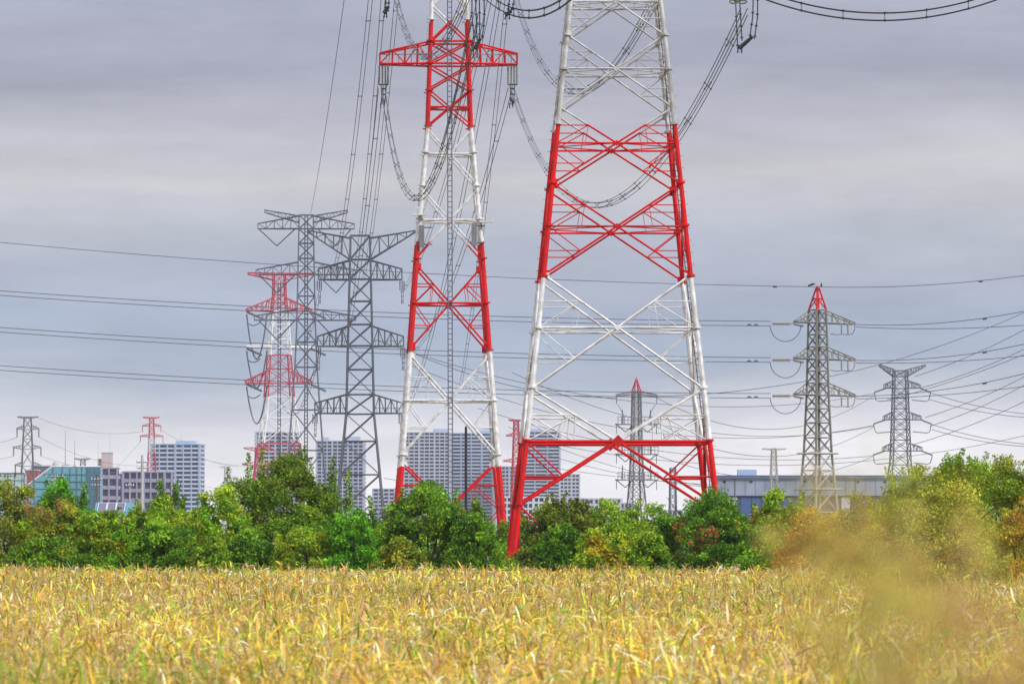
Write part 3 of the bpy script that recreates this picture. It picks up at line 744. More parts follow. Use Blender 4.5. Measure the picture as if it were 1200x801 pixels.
# wires round the far left tower
for i, (a, b, s_) in enumerate((((46, 512, 2300), (176, 545, 2600), 3.5), ((48, 534, 2300), (170, 552, 2600), 2.5), ((-30, 516, 2300), (20, 512, 2300), 1.5), ((-30, 536, 2300), (16, 534, 2300), 1),
                                ((164, 518, 2600), (100, 575, 2800), 2), ((190, 518, 2600), (280, 545, 2800), 2), ((191, 505, 2600), (240, 525, 2800), 1), ((234, 535, 2800), (300, 545, 2900), 2), ((234, 568, 2800), (300, 560, 2900), 3), ((46, 490, 2300), (168, 505, 2600), 3))):
    span('faint far wire by the left buildings, ' + ('upper, right of the hazy grey tower', 'lower, right of the hazy grey tower', 'upper, at the left edge', 'lower, at the left edge', 'steep, left of the faint red tower', 'long, right of the faint red tower',
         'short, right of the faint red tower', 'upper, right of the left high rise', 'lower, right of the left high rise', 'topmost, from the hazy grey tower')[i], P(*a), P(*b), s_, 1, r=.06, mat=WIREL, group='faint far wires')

# ------------------------------------------------------------------ buildings
def highrise(label, x0, x1, ytop, d, floors, piers, wall, glass, rail, depth=18, rz=0, roofbox=None, cut=640):
    k = d / F; w = (x1 - x0) * k; c = P((x0 + x1) / 2, 640, d); h = Z(ytop, d)
    root = empty('apartment_tower' if floors > 12 else 'apartment_building', (c.x, d, 0), rz); tag(root, label, 'building', 'high rise flats' if floors > 12 else 'low rise flats')
    m = MB(); m.box((0, depth / 2, h / 2), (w, depth, h), glass); m.build('wall', root)  # dark core colour stands for window glass and balcony shade together
    fh = h / floors
    slab = None
    for i in range(floors):
        zz = fh * (i + .22)
        if slab is None:
            m = MB(); m.box((0, 0, 0), (w + 1.0, 1.6, fh * .36), rail); m.box((w / 2 + .3, depth / 2 + .9, 0), (1.2, depth, fh * .34), rail); m.box((-w / 2 - .3, depth / 2 + .9, 0), (1.2, depth, fh * .34), rail)
            slab = m.build('balcony', root); slab.location = (0, -.6, zz)
        else:
            o = slab.copy(); COL.objects.link(o); o.parent = root; o.location = (0, -.6, zz)
    pier = None
    for i in range(piers + 1):
        x = -w / 2 + w * i / piers; wide = .8 if i % 3 else 1.4
        m = MB(); m.box((x, -.5, h / 2), (wide, 2.4, h - .3), wall); m.build('pier', root)
    m = MB(); m.box((0, depth / 2, h + .4), (w + 1.4, depth + 2.4, .8), wall); rf = m.build('roof', root)
    for bx0, bx1, by in roofbox or ():
        hh = Z(by, d); xa = P(bx0, 600, d).x - c.x; xb = P(bx1, 600, d).x - c.x
        m = MB(); m.box(((xa + xb) / 2, depth / 2, (h + .8 + hh) / 2), (xb - xa, depth * .5, hh - h - .8), wall); m.build('roof_house', rf)
    return root
LILAC = paint('lilac_concrete', (.33, .36, .47), .8)
PURP = paint('purplish_concrete', (.27, .25, .34), .8)
PINKC = paint('pinkish_concrete', (.46, .36, .36), .85)
BLUEW = paint('blue_white_panel', (.30, .39, .53), .7)
BROWN = paint('brick_red_tile', (.30, .06, .06), .8)
highrise('tall pale blue high rise on the left behind the faint red tower', 177, 234, 521, 4200, 24, 6, BLUEW, GLASSB, CONCW, 22, R(-6), [(204, 227, 516)])
highrise('dark topped high rise behind the small red and white tower', 300, 352, 507, 5000, 30, 7, LILAC, GLASSD, CONC, 20, R(4), [(300, 314, 505)])
highrise('lilac high rise behind the wing topped dark tower', 371, 426, 517, 5000, 29, 9, LILAC, GLASSD, LILAC, 20, R(-3), [(404, 421, 511), (376, 384, 512)])
highrise('broad concrete high rise framed between the legs of the slim tower', 473, 527, 507, 5000, 33, 9, LILAC, GLASSD, CONC, 22, R(4), [(509, 526, 502)])
highrise('bluish banded high rise behind the right leg of the slim tower', 528, 577, 508, 5050, 33, 4, BLUEW, GLASSB, CONCW, 22, R(-8), [(556, 576, 504)])
highrise('banded grey blue high rise behind the left legs of the biggest tower', 612, 656, 506, 5000, 34, 3, LILAC, GLASSB, CONC, 22, R(4), [(622, 640, 502)])
highrise('pale stepped block right of the banded high rise', 656, 679, 556, 4900, 20, 5, CONC, GLASSD, CONCW, 22, R(0), [(662, 671, 553)])
highrise('grey blue block between the two red and white towers', 583, 606, 547, 4800, 22, 5, LILAC, GLASSD, CONC, 18, R(0), None)
highrise('long low pale block behind the bushes under the biggest tower', 588, 650, 583, 3400, 9, 10, CONCW, GLASSD, CONCW, 14, 0, [(600, 612, 581)])
highrise('long low banded block right of the pale stepped block', 664, 728, 585, 3400, 8, 12, CONC, GLASSB, CONCW, 14, R(2), [(664, 690, 584)])
highrise('small low block at the end of the banded one, near the platform tower', 727, 741, 590, 3300, 7, 3, CONC, GLASSD, CONCW, 12, 0, None)
highrise('tiny distant grey block left of the slim tower', 437, 462, 573, 5200, 16, 4, LILAC, GLASSD, CONC, 14, 0, None)
highrise('tiny distant pale block right of the platform tower', 764, 800, 598, 4200, 6, 6, CONC, GLASSD, CONCW, 14, 0, None)
highrise('purplish flats with stacked balconies beside the glass building', 118, 137, 549, 3500, 8, 2, PURP, GLASSD, PURP, 16, 0, None)
highrise('long purplish flats in front of the left high rise', 144, 201, 553.5, 3550, 8, 7, PURP, GLASSD, PURP, 16, 0, [(144, 166, 551.5)])
def simple_box(name, label, x0, x1, y0, y1, d, mat, depth=10, cat='building', extra=None):
    a, b = P(x0, y0, d), P(x1, y1, d); root = empty(name, ((a.x + b.x) / 2, d, 0)); tag(root, label, cat)
    m = MB(); m.box((0, depth / 2, a.z / 2), (b.x - a.x, depth, a.z), mat); m.build('wall', root)
    m = MB(); m.box((0, depth / 2, a.z + .2), (b.x - a.x + .6, depth + .6, .5), CONC); m.build('roof', root)
    return root
NAVY = paint('navy_panel', (.06, .10, .26), .5)
simple_box('stair_tower', 'pinkish stair tower rising above the purplish flats', 119, 131, 530.5, 640, 3520, PINKC, 8)
t = simple_box('stair_tower', 'lower brown stair block just left of the pinkish stair tower', 114.5, 119, 538, 640, 3530, PINKC, 6)
simple_box('stair_tower', 'narrow navy blue stairwell between the purplish flats', 137.5, 144, 555, 640, 3560, NAVY, 8)
# glass building with its slanted end
TEAL = paint('teal_glass', (.10, .30, .36), .12, var=.25, scale=.06)
TEALD = paint('dark_teal_glass', (.04, .14, .20), .1, var=.3, scale=.1)
d = 2500; O = P(74, 640, d); O = Vector((O.x, d, 0)); lp = lambda x, y: ((P(x, y, d) - O).x, P(x, y, d).z)
root = empty('glass_building', O); tag(root, 'teal glass office building with a slanted white edged end, at the left', 'building')
m = MB(); m.prism([lp(34, 640), lp(34, 567), lp(61, 547), lp(101, 547), lp(101, 640)], 0, 16, TEAL); m.build('wall', root)
m = MB(); m.prism([lp(101, 640), lp(101, 547.2), lp(117.5, 547.2), lp(117.5, 640)], -.3, 15.5, TEALD); m.build('side_wall', root)
m = MB(); a = Vector((lp(33, 568)[0], 0, lp(33, 568)[1])); b = Vector((lp(61, 546.5)[0], 0, lp(61, 546.5)[1])); c = Vector((lp(118, 546.5)[0], 0, lp(118, 546.5)[1]))
m.bar(a, b, .45, CONCW, 4); m.bar(b, c, .3, CONCW, 4); m.build('parapet', root)
for i in range(1, 6):
    zz = lp(60, 547 + i * 8.5)[1]; x0 = max(34, 61 - i * 8.5 * 1.35)
    m = MB(); m.bar((lp(x0, 600)[0], -.15, zz), (lp(117, 600)[0], -.35, zz), .16, STEELB, 4); m.build('mullion', root)
for x in (62, 73, 82, 90, 96, 106, 111):
    m = MB(); m.bar((lp(x, 600)[0], -.3, 0), (lp(x, 600)[0], -.3, lp(x, 547.5)[1]), .14, STEELB, 4); m.build('mullion', root)
m = MB(); m.lathe((lp(64, 545)[0], 6, lp(64, 547)[1]), [(0, 1.3), (1.8, 1.3), (2.1, .9), (2.4, .9)], FAINT, 12); m.build('roof_tank', root)
m = MB(); m.box((lp(75, 545)[0], 6, lp(75, 545.6)[1]), (3, 2, .8), GREYM); m.build('roof_unit', root)
for x, yt, lab in ((76.5, 504, 'taller thin mast on the glass building roof'), (87.5, 515, 'shorter thin mast on the glass building roof')):
    p = P(x, 546, d + 5); m = MB(); m.bar((0, 0, 0), (0, 0, Z(yt, d + 5) - p.z), .16, GREYM, 5, .07); m.lathe((0, 0, 0), [(0, .5), (.3, .5), (.5, .15)], GREYM, 8)
    tag(m.build('antenna_mast', loc=p), lab, 'mast', 'roof masts')
for x, yb, yt, lab in ((115, 545, 515, 'faint thin mast left of the pinkish stair tower'), (129, 530, 506, 'faint thin mast on the pinkish stair tower'), (213, 516, 507, 'thin mast on the left high rise roof')):
    p = P(x, yb, 3520); m = MB(); m.bar((0, 0, -6), (0, 0, Z(yt, 3520) - p.z), .16, FAINT, 5, .1); m.lathe((0, 0, -6), [(0, .4), (.3, .4), (.4, .2)], FAINT, 6)
    tag(m.build('antenna_mast', loc=p), lab, 'mast', 'roof masts')
simple_box('brick_building', 'dark red block tucked left of the slanted glass end', 29.5, 44, 551, 640, 2530, BROWN, 10)
r = simple_box('office_building', 'grey roofed block peeping over the dark red one', 37, 60, 546, 640, 2560, STEELB, 10)
d = 2300; O = P(14, 640, d); O = Vector((O.x, d, 0)); root = empty('glass_building', O); tag(root, 'low pale glass building at the left edge', 'building')
PALEG = paint('pale_green_glass', (.42, .56, .56), .15, var=.15, scale=.1)
m = MB(); wl = (P(28.5, 600, d) - P(-40, 600, d)).x; m.box(((P(-6, 600, d) - O).x, 6, Z(554, d) / 2), (wl, 12, Z(554, d)), PALEG); m.build('wall', root)
for i in range(1, 7):
    x = (P(-40 + i * 11.4, 600, d) - O).x; m = MB(); m.bar((x, -.12, 0), (x, -.12, Z(554, d)), .13, STEELB, 4); m.build('mullion', root)
for y in (554, 562, 570):
    m = MB(); m.bar(((P(-40, 600, d) - O).x, -.2, Z(y, d)), ((P(28.5, 600, d) - O).x, -.2, Z(y, d)), .2, FAINT if y > 554 else GREYM, 4); m.build('mullion', root)
# solar roof
d = 760; a = P(112, 606, d); b = P(152, 588, d)
SOLAR = paint('solar_panel', (.07, .06, .11), .25, var=.2, scale=.5); TEALR = paint('teal_roof', (.06, .20, .28), .5)
root = empty('house', ((a.x + b.x) / 2, d, 0)); tag(root, 'low house with a teal roof carrying dark solar panels', 'house')
w = b.x - a.x; m = MB(); m.box((0, 4, a.z / 2 - .1), (w, 8, a.z - .2), CONCW); m.build('wall', root)
m = MB(); zl, zh = a.z, b.z; m.prism([(-w / 2 - .3, zl - .1), (-w / 2 - .3, zl), (w / 2 + .3, zl), (w / 2 + .3, zl - .1)], -.6, 0, TEALR)
k = len(m.v); m.v += [Vector((-w / 2 - .3, -.6, zl)), Vector((w / 2 + .3, -.6, zl)), Vector((w / 2 + .3, 5, zh)), Vector((-w / 2 - .3, 5, zh)), Vector((-w / 2 - .3, 5, zl)), Vector((w / 2 + .3, 5, zl))]
for f in ((k, k + 1, k + 2, k + 3), (k + 3, k + 2, k + 5, k + 4), (k, k + 3, k + 4), (k + 1, k + 5, k + 2)): m.f.append(f); m.mi.append(0)
rf = m.build('roof', root)
for i in range(3):
    m = MB(); x0 = -w / 2 + .1 + i * 1.18; sl = Vector((0, 5.6, zh - zl)).normalized(); nn = Vector((0, -sl.z, sl.y)) * .12
    q = [Vector((x0, -.3, zl)) + sl * .1 + nn, Vector((x0 + 1.08, -.3, zl)) + sl * .1 + nn, Vector((x0 + 1.08, -.3, zl)) + sl * 5.0 + nn, Vector((x0, -.3, zl)) + sl * 5.0 + nn]
    q = [v + Vector((0, 0, .12)) for v in q]
    k = 0; m.v += q + [v - nn * .5 for v in q]; mi = m.m(SOLAR)
    for f in ((0, 1, 2, 3), (7, 6, 5, 4), (0, 4, 5, 1), (1, 5, 6, 2), (2, 6, 7, 3), (3, 7, 4, 0)): m.f.append(f); m.mi.append(mi)
    for u, v in ((0, 1), (1, 2), (2, 3), (3, 0)): m.bar(q[u], q[v], .05, CONCW, 4)
    m.build('solar_panel', root)
# warehouse on the right
WPANEL = paint('grey_blue_cladding', (.24, .28, .37), .6, var=.16, scale=.25); WBLUE = paint('blue_door', (.06, .11, .24), .5); WDARK = paint('dark_glazing', (.09, .10, .14), .3)
d = 1250; xa, xb = P(838, 600, d).x, P(1120, 600, d).x; O = Vector(((xa + xb) / 2, d, 0)); root = empty('warehouse', O); w = xb - xa
tag(root, 'long grey blue warehouse with a blue base, behind the red capped tower', 'building')
z0, z1, z2 = Z(580.5, d), Z(559, d), 0
m = MB(); m.box((0, 12, z0 / 2), (w - .6, 24, z0), WDARK); m.build('lower_wall', root)
m = MB(); m.box((0, 12, (z0 + z1) / 2), (w, 25, z1 - z0), WPANEL); m.build('upper_wall', root)
m = MB(); m.box((0, 12, z1 + .22), (w + .5, 25.6, .44), WBLUE); m.build('roof_edge', root)
for i in range(1, 24):
    x = -w / 2 + w * i / 24; m = MB(); m.box((x, -.52, (z0 + z1) / 2), (.10, .06, z1 - z0 - .1), GREYM); m.build('panel_joint', root)
m = MB(); m.bar((-w / 2 - .2, -.9, z1 - .12), (w / 2 + .2, -.9, z1 - .12), .12, GREYM, 6); m.build('gutter', root)
for i in range(6):
    x = -w / 2 + w * (i + .5) / 6; m = MB(); m.bar((x, -.62, .1), (x, -.62, z1 - .1), .08, GREYM, 6); m.build('downpipe', root)
for i in range(9):
    x = -w / 2 + w * (i + .35) / 9; m = MB(); m.box((x, -.58, z1 - .9), (.5, .12, .35), BLACK); m.build('wall_vent', root)
for x0, x1 in ((868, 880), (881, 890), (893, 903), (918, 930)):
    a, b = P(x0, 600, d).x - O.x, P(x1, 600, d).x - O.x; m = MB(); m.box(((a + b) / 2, -.02, z0 / 2 - .1), (b - a, .2, z0 - .3), WBLUE); m.build('door', root)
for x0, x1 in ((846, 864), (986, 996)):
    a, b = P(x0, 600, d).x - O.x, P(x1, 600, d).x - O.x; m = MB(); m.box(((a + b) / 2, -.02, z0 / 2 - .1), (b - a, .2, z0 - .3), CONCW); m.build('door', root)
a, b = P(866, 600, d).x - O.x, P(888, 600, d).x - O.x; zt = Z(549.5, d)
m = MB(); m.box(((a + b) / 2, 8, (z1 + .44 + zt) / 2), (b - a, 5, zt - z1 - .44), BLUEW); m.build('roof_house', root)
# lorries parked by the warehouse
def lorry(label, x, d, col, L=7.5):
    p = P(x, 640, d); root = empty('parked_lorry', (p.x, d, 0)); tag(root, label, 'lorry', 'lorries parked by the warehouse')
    m = MB(); m.box((0, 0, 2.0), (L, 2.3, 2.4), col); m.build('cargo_box', root)
    m = MB(); m.prism([(-L / 2 - 1.9, .6), (-L / 2 - 1.9, 1.5), (-L / 2 - 1.6, 2.5), (-L / 2 - .1, 2.6), (-L / 2 - .1, .6)], -1.1, 1.1, col); cab = m.build('cab', root)
    m = MB(); m.prism([(-L / 2 - 1.93, 1.5), (-L / 2 - 1.63, 2.35), (-L / 2 - .9, 2.35), (-L / 2 - .9, 1.5)], -1.13, -1.101, GLASSD); m.build('window', cab)
    for wx in (-L / 2 - 1.0, L / 2 - 1.5, L / 2 - 2.7):
        m = MB(); m.lathe((wx, -1.15, .5), [(0, .48), (.3, .48)], BLACK, 14, (0, 1, 0)); m.build('wheel', root)
for i, (x, lab) in enumerate(((935, 'white lorry left of the red capped tower foot'), (972, 'white lorry right of the red capped tower foot'), (1012, 'white lorry nearest the right bushes'))):
    lorry(lab, x, 1180, CONCW)

# ------------------------------------------------------------------ street poles
POLE = paint('concrete_pole', (.42, .41, .40), .8); POLEB = paint('brownish_pole', (.12, .09, .07), .8)
def pole(label, x, yt, d, r, mat, arms=(), extra=0):
    p = P(x, 640, d); root = empty('utility_pole', (p.x, d, 0)); tag(root, label, 'utility pole', 'utility poles')
    h = Z(yt, d); m = MB(); m.bar((0, 0, 0), (0, 0, h), r, mat, 8, r * .7); m.build('shaft', root)
    for dz, half in arms:
        m = MB(); m.bar((-half, -.1, h - dz), (half, -.1, h - dz), .09, GREYM, 4)
        for q in np.linspace(-.9, .9, 4): m.bar((half * q, -.1, h - dz), (half * q, -.1, h - dz + .35), .1, BLACK if extra else CONCW, 6, .06)
        m.build('crossarm', root)
    if extra:
        m = MB(); m.lathe((.5, -.3, h - 2.8), [(0, .28), (.9, .28), (1.0, .2)], GREYM, 10); m.build('transformer', root)
pole('tall pale concrete pole in front of the long purplish flats', 166.5, 533, 1000, .30, POLE, ((1.2, 1.0), (2.2, .9)))
pole('brownish pole in front of the glass building corner', 113, 556, 1000, .2, POLEB, ((.8, .9), (1.8, .8)))
pole('pale pole with a wide insulator arm in front of the teal glass', 64, 556, 1000, .2, POLE, ((.3, 1.5), (1.0, 1.3)))
pole('short pale pole beside the solar panel house', 152, 565, 900, .14, POLE, ((.5, .6),))
pole('dark headed pole left of the left high rise foot', 205, 566, 1000, .14, POLEB, ((.4, 1.0), (1.1, .9)), 1)
pole('dark headed pole at the left edge', 9, 555, 1000, .16, POLEB, ((.4, 1.4),), 1)
p = P(546, 640, 700); m = MB(); m.bar((0, 0, 0), (0, 0, Z(501, 700)), .17, BLACK, 8, .15); m.lathe((0, 0, Z(501, 700)), [(0, .15), (.12, .12), (.2, .04)], BLACK, 8)
tag(m.build('steel_post', loc=(p.x, 700, 0)), 'straight black post in front of the slim tower right side', 'post')
p = P(1188, 640, 300); m = MB(); m.bar((0, 0, 0), (0, 0, Z(630, 300)), .06, CONCW, 8); m.box((0, 0, Z(633, 300)), (.3, .12, .45), CONCW)
tag(m.build('marker_post', loc=(p.x, 300, 0)), 'little white marker post among the bushes at the right edge', 'post')

# ------------------------------------------------------------------ foliage
def leaf_mat(name, trans=.3, spec=.15):
    m = bpy.data.materials.new(name); m.use_nodes = True; t = m.node_tree; t.nodes.clear()
    at = t.nodes.new('ShaderNodeAttribute'); at.attribute_name = 'leaf_colour'
    b = t.nodes.new('ShaderNodeBsdfPrincipled'); b.inputs['Roughness'].default_value = .6; b.inputs['Specular IOR Level'].default_value = spec
    tr = t.nodes.new('ShaderNodeBsdfTranslucent'); mx = t.nodes.new('ShaderNodeMixShader'); mx.inputs[0].default_value = trans
    ou = t.nodes.new('ShaderNodeOutputMaterial')
    t.links.new(at.outputs['Color'], b.inputs['Base Color']); t.links.new(at.outputs['Color'], tr.inputs['Color'])
    t.links.new(b.outputs[0], mx.inputs[1]); t.links.new(tr.outputs[0], mx.inputs[2]); t.links.new(mx.outputs[0], ou.inputs[0])
    return m
LEAF = leaf_mat('leaf_green', .30); REED = leaf_mat('reed_blade', .30, .06)
BARK = paint('bark', (.075, .06, .045), .9, var=.3)
def fast_mesh(name, verts, quads, cols, mat, parent=None, loc=None):
    me = bpy.data.meshes.new(name); nv, nf = len(verts), len(quads)
    me.vertices.add(nv); me.vertices.foreach_set('co', verts.astype(np.float32).ravel())
    me.loops.add(nf * 4); me.loops.foreach_set('vertex_index', quads.astype(np.int32).ravel())
    me.polygons.add(nf); me.polygons.foreach_set('loop_start', np.arange(0, nf * 4, 4, dtype=np.int32)); me.polygons.foreach_set('loop_total', np.full(nf, 4, np.int32))
    me.update(calc_edges=True)
    a = me.attributes.new('leaf_colour', 'FLOAT_COLOR', 'POINT')
    c4 = np.ones((nv, 4), np.float32); c4[:, :3] = cols; a.data.foreach_set('color', c4.ravel())
    me.materials.append(mat); o = bpy.data.objects.new(name, me); COL.objects.link(o)
    if parent: o.parent = parent
    if loc is not None: o.location = loc
    return o
def leaves_at(cent, size, cols, rng, flat=.5):
    """one bent diamond leaf per centre, turned at random"""
    n = len(cent); d = rng.normal(size=(n, 3)); d /= np.linalg.norm(d, axis=1)[:, None]
    e = rng.normal(size=(n, 3)); e -= d * (e * d).sum(1)[:, None]; e /= np.linalg.norm(e, axis=1)[:, None]
    L = size[:, None] * d; W = size[:, None] * e * .45
    v = np.stack([cent - L * .5, cent + W * .5, cent + L * .5, cent - W * .5], 1).reshape(-1, 3)
    q = np.arange(n * 4).reshape(-1, 4); return v, q, np.repeat(cols, 4, 0)
def bush(label, x0, x1, yt, d, cols, seed, name='leafy_shrub', cat='shrub', n=9000, leaf=.26, yb=690, open_=.25, spike=0, accents=(), trunk=True, group='shrubs along the field edge', cone=.0):
    r = np.random.default_rng(seed); k = d / F; w = (x1 - x0) * k; h = Z(yt, d) * 1.05; c = P((x0 + x1) / 2, 640, d)
    root = empty(name, (c.x, d, 0)); tag(root, label, cat, group)
    dep = min(w, 8) * .8
    ncl = int(60 + 17 * w); cl = []
    while len(cl) < ncl:
        v = r.random() ** .9; ang = r.uniform(0, 2 * math.pi); rho = r.uniform(.2, 1) ** .6
        wid = math.sqrt(max(0, 1 - abs((v - .28) / .73) ** 2.2)) if v > .3 else .9 + .1 * v / .3
        wid *= (1 - cone * max(0, v - .25)) * (1 + .10 * math.sin(3 * ang + 7 * v + seed) + .05 * math.sin(11 * v + 2 * seed))
        top = 1 + .10 * math.sin(2.3 * math.cos(ang) * rho * 2 + seed * 1.7) - .08 * rho
        cl.append((math.cos(ang) * rho * wid * w * .59, math.sin(ang) * rho * wid * dep * .5, max(.25, v * h * .97 * top)))
    cl = np.array(cl); cr_ = r.uniform(.42, .92, ncl) * (w / 9) ** .4
    spike += 4
    if spike:
        for s in range(spike):
            bx = r.uniform(-.44, .44) * w; top = h * r.uniform(.97, 1.06) * (1 - .9 * (bx / w) ** 2); base = top - h * .26; lx_ = r.normal() * .35
            for t in np.linspace(0, 1, 12):
                cl = np.vstack([cl, [bx + r.normal() * .07 + t * lx_, r.normal() * .3, base + (top - base) * t]]); cr_ = np.append(cr_, .40 - .26 * t)
    area = cr_ ** 2; cnt = np.maximum(14, (n * 2.5 * area / area.sum()).astype(int)); idx = np.repeat(np.arange(len(cl)), cnt); m_ = len(idx)
    u = r.normal(size=(m_, 3)); u /= np.linalg.norm(u, axis=1)[:, None]; rad = r.uniform(0, 1, m_) ** .42
    # hold-out gaps between clumps keep the crown open
    cent = cl[idx] + u * (rad * cr_[idx])[:, None] * np.array([1.15, 1.0, .8]); cent[:, 2] = np.maximum(cent[:, 2], .1)
    base = np.minimum(np.array(cols) * np.array([2.75, 2.6, .95]), .6); pal = r.integers(0, len(base), len(cl)); cc = base[pal[idx]] * r.uniform(.5, 1.45, m_)[:, None] * r.uniform(.55, 1.3, len(cl))[idx][:, None]  # tone spread per clump also paints in shadow contrast between leaf tufts
    mixm = r.random(m_) < .25; cc[mixm] = base[r.integers(0, len(base), mixm.sum())] * r.uniform(.7, 1.4, mixm.sum())[:, None]
    for (ax, ay, ar, acol, an) in accents:                             # patches of another leaf or flower colour
        p = np.array(((P(ax, ay, d) - c).x, -dep * .45, P(ax, ay, d).z)); rr = ar * k
        dd = np.linalg.norm((cent - p) * np.array([1, .22, 1]), axis=1); hit = (dd < rr) & (r.random(m_) < an)
        cc[hit] = np.array(acol) * r.uniform(.7, 1.3, hit.sum())[:, None]
    v, q, vc = leaves_at(cent, r.uniform(.6, 1.35, m_) * leaf * .86, np.clip(cc, 0.004, .9), r)
    fast_mesh('crown', v, q, vc, LEAF, root)
    if trunk:
        m = MB(); nb = 3 if w < 5 else 5
        m.bar((0, 0, -.1), (0.1, 0, h * .28), .16, BARK, 7, .12)
        for i in range(nb):
            a = (i + .5) / nb * 2 - 1; e = Vector((a * w * .3, r.uniform(-.5, .5) * dep * .5, h * r.uniform(.6, .85)))
            mid = Vector((a * w * .12, 0, h * .42)); m.bar((0.1, 0, h * .26), mid, .11, BARK, 6, .08); m.bar(mid, e, .08, BARK, 5, .03)
            for b in range(3):
                t = r.uniform(.3, .9); s0 = mid.lerp(e, t); m.bar(s0, s0 + Vector((r.normal() * w * .09, r.normal() * .6, h * r.uniform(.06, .2))), .04, BARK, 4, .015)
        m.build('trunk', root)
    return root
DG = [(.035, .095, .014), (.055, .13, .018), (.025, .065, .014), (.085, .165, .02)]
MG = [(.065, .135, .02), (.10, .175, .022), (.045, .095, .016), (.13, .19, .03)]
YG = [(.135, .19, .025), (.10, .175, .022), (.19, .22, .035), (.055, .105, .018)]
BG = [(.05, .165, .02), (.075, .20, .025), (.04, .11, .016)]
OL = [(.13, .145, .03), (.095, .12, .026), (.165, .165, .04), (.06, .08, .02)]
OB = [(.19, .105, .035), (.16, .11, .035), (.21, .13, .04), (.10, .09, .03)]
GO = [(.17, .18, .055), (.13, .15, .045), (.20, .20, .07), (.08, .10, .03)]
ORG = (.34, .17, .07); YEL = (.55, .40, .02); REDL = (.55, .09, .05)
bush('dark green rounded shrub behind the others at the far left', 22, 122, 571, 420, DG + BG[:1], 1, n=11000)
bush('olive and yellowish shrub with rusty tips at the left edge', -40, 62, 577, 400, OL + YG[:2], 2, n=11000, accents=((45, 598, 16, ORG, .5), (10, 590, 22, (.2, .2, .04), .4)))
bush('rusty tipped olive shrub between the dark green one and the left edge', 34, 108, 596, 396, OL + MG[:2], 3, n=8000, accents=((62, 596, 14, ORG, .5), (48, 603, 12, ORG, .3)))
bush('bright green low shrub with yellow leaves, right of the rusty tipped one', 88, 160, 603, 392, MG + BG[:1], 4, n=7500, accents=((118, 628, 16, YEL, .28), (142, 640, 12, YEL, .2)))
bush('broad yellow green shrub below the left high rise', 132, 262, 590, 400, YG + MG[:2], 5, n=15000, spike=3)
bush('dark leaved low shrub under the broad yellow green one', 150, 235, 618, 393, DG + MG[:2], 6, n=8000)
bush('light yellow green bushy tree left of the tallest tree', 212, 300, 583, 397, YG + BG[:1], 7, n=10000, spike=2)
bush('tallest leafy tree of the row, its thin top reaching the hazy towers', 240, 424, 539, 408, [(.050, .105, .018), (.080, .14, .022), (.10, .155, .024), (.035, .08, .014)], 8, 'leafy_tree', 'tree', n=21000, spike=9, cone=.22, open_=.4, accents=((350, 540, 45, (.22, .19, .03), .2),), group='trees along the field edge')
bush('low yellow green shrub at the foot of the tallest tree', 318, 402, 622, 393, YG, 9, n=8000)
bush('dark low thicket at the left foot of the tallest tree', 262, 330, 630, 394, DG, 10, n=5500)
bush('vivid fresh green shrub right of the tallest tree', 384, 446, 608, 392, BG, 11, n=7000)
bush('big dark green shrub in front of the slim tower', 425, 578, 573, 402, DG + MG[:2], 12, n=20000, spike=4, accents=((475, 600, 30, (.13, .17, .025), .3), (560, 590, 26, (.16, .17, .03), .3)))
bush('hazy olive low shrub before the big dark green one', 440, 500, 636, 388, OL[1:] + DG[:1], 13, n=5000)
bush('dark olive shrub right of the biggest tower left foot', 616, 706, 590, 404, [(.05, .075, .02), (.085, .10, .026), (.035, .055, .016), (.10, .13, .03)], 14, n=11500, spike=4)
bush('small dark undergrowth before the biggest tower left foot', 560, 645, 656, 425, DG, 15, n=3500, trunk=False)
bush('green and yellow leaved shrub in the middle under the biggest tower', 652, 775, 592, 410, MG + YG[:1], 16, n=13500, spike=3)
bush('little shrub full of yellow flowers under the biggest tower', 672, 738, 626, 390, MG + [(.30, .28, .03)], 17, n=6000, accents=((697, 638, 12, YEL, .75), (715, 652, 12, YEL, .6), (735, 660, 10, YEL, .6)))
bush('dark low thicket left of the yellow flowered shrub', 626, 690, 622, 396, DG, 18, n=6500)
bush('dense dark green shrub with scattered red leaves, right of centre', 758, 908, 585, 405, DG + MG[:1], 19, n=19000, spike=3, accents=((802, 625, 18, REDL, .3), (830, 628, 16, REDL, .4), (800, 645, 12, REDL, .3)))
bush('green shrub with a yellow spray left of the rust brown one', 872, 955, 584, 400, MG + OL[:2], 20, n=9500, spike=2, accents=((880, 602, 12, YEL, .4), (876, 640, 8, YEL, .5), (893, 658, 8, YEL, .4)))
bush('rust brown shrub below the red capped tower', 912, 1000, 606, 330, OB, 21, n=9000, leaf=.2)
bush('olive feathery shrub right of the rust brown one', 968, 1056, 585, 300, OL + GO[:1], 22, n=9500, leaf=.17, spike=3)
bush('tall olive green willow like bush before the horned tower', 1016, 1134, 557, 285, OL + YG[:2], 23, 'leafy_tree', 'tree', n=13000, leaf=.17, spike=6, group='trees along the field edge')
bush('tall fresh green tree at the right, darkest at its middle', 1074, 1168, 543, 305, MG + YG[:1] + DG[:1], 24, 'leafy_tree', 'tree', n=13000, leaf=.19, spike=6, group='trees along the field edge')
bush('tall green tree cut off by the right edge', 1126, 1270, 545, 300, OL + YG + MG[:1], 25, 'leafy_tree', 'tree', n=15000, leaf=.19, spike=6, group='trees along the field edge')
bush('grey olive spreading shrub in front of the right hand trees', 1046, 1182, 576, 258, GO + OL[:1], 26, n=14000, leaf=.15, spike=3)
bush('brownish shrub at the right edge below the trees', 1148, 1262, 596, 250, OB[:2] + OL[:2] + GO[:1], 27, n=12000, leaf=.15)
bush('low olive brown thicket at the right, beside the reeds', 985, 1080, 628, 240, OL + OB[:2], 28, n=9000, leaf=.14, spike=2)
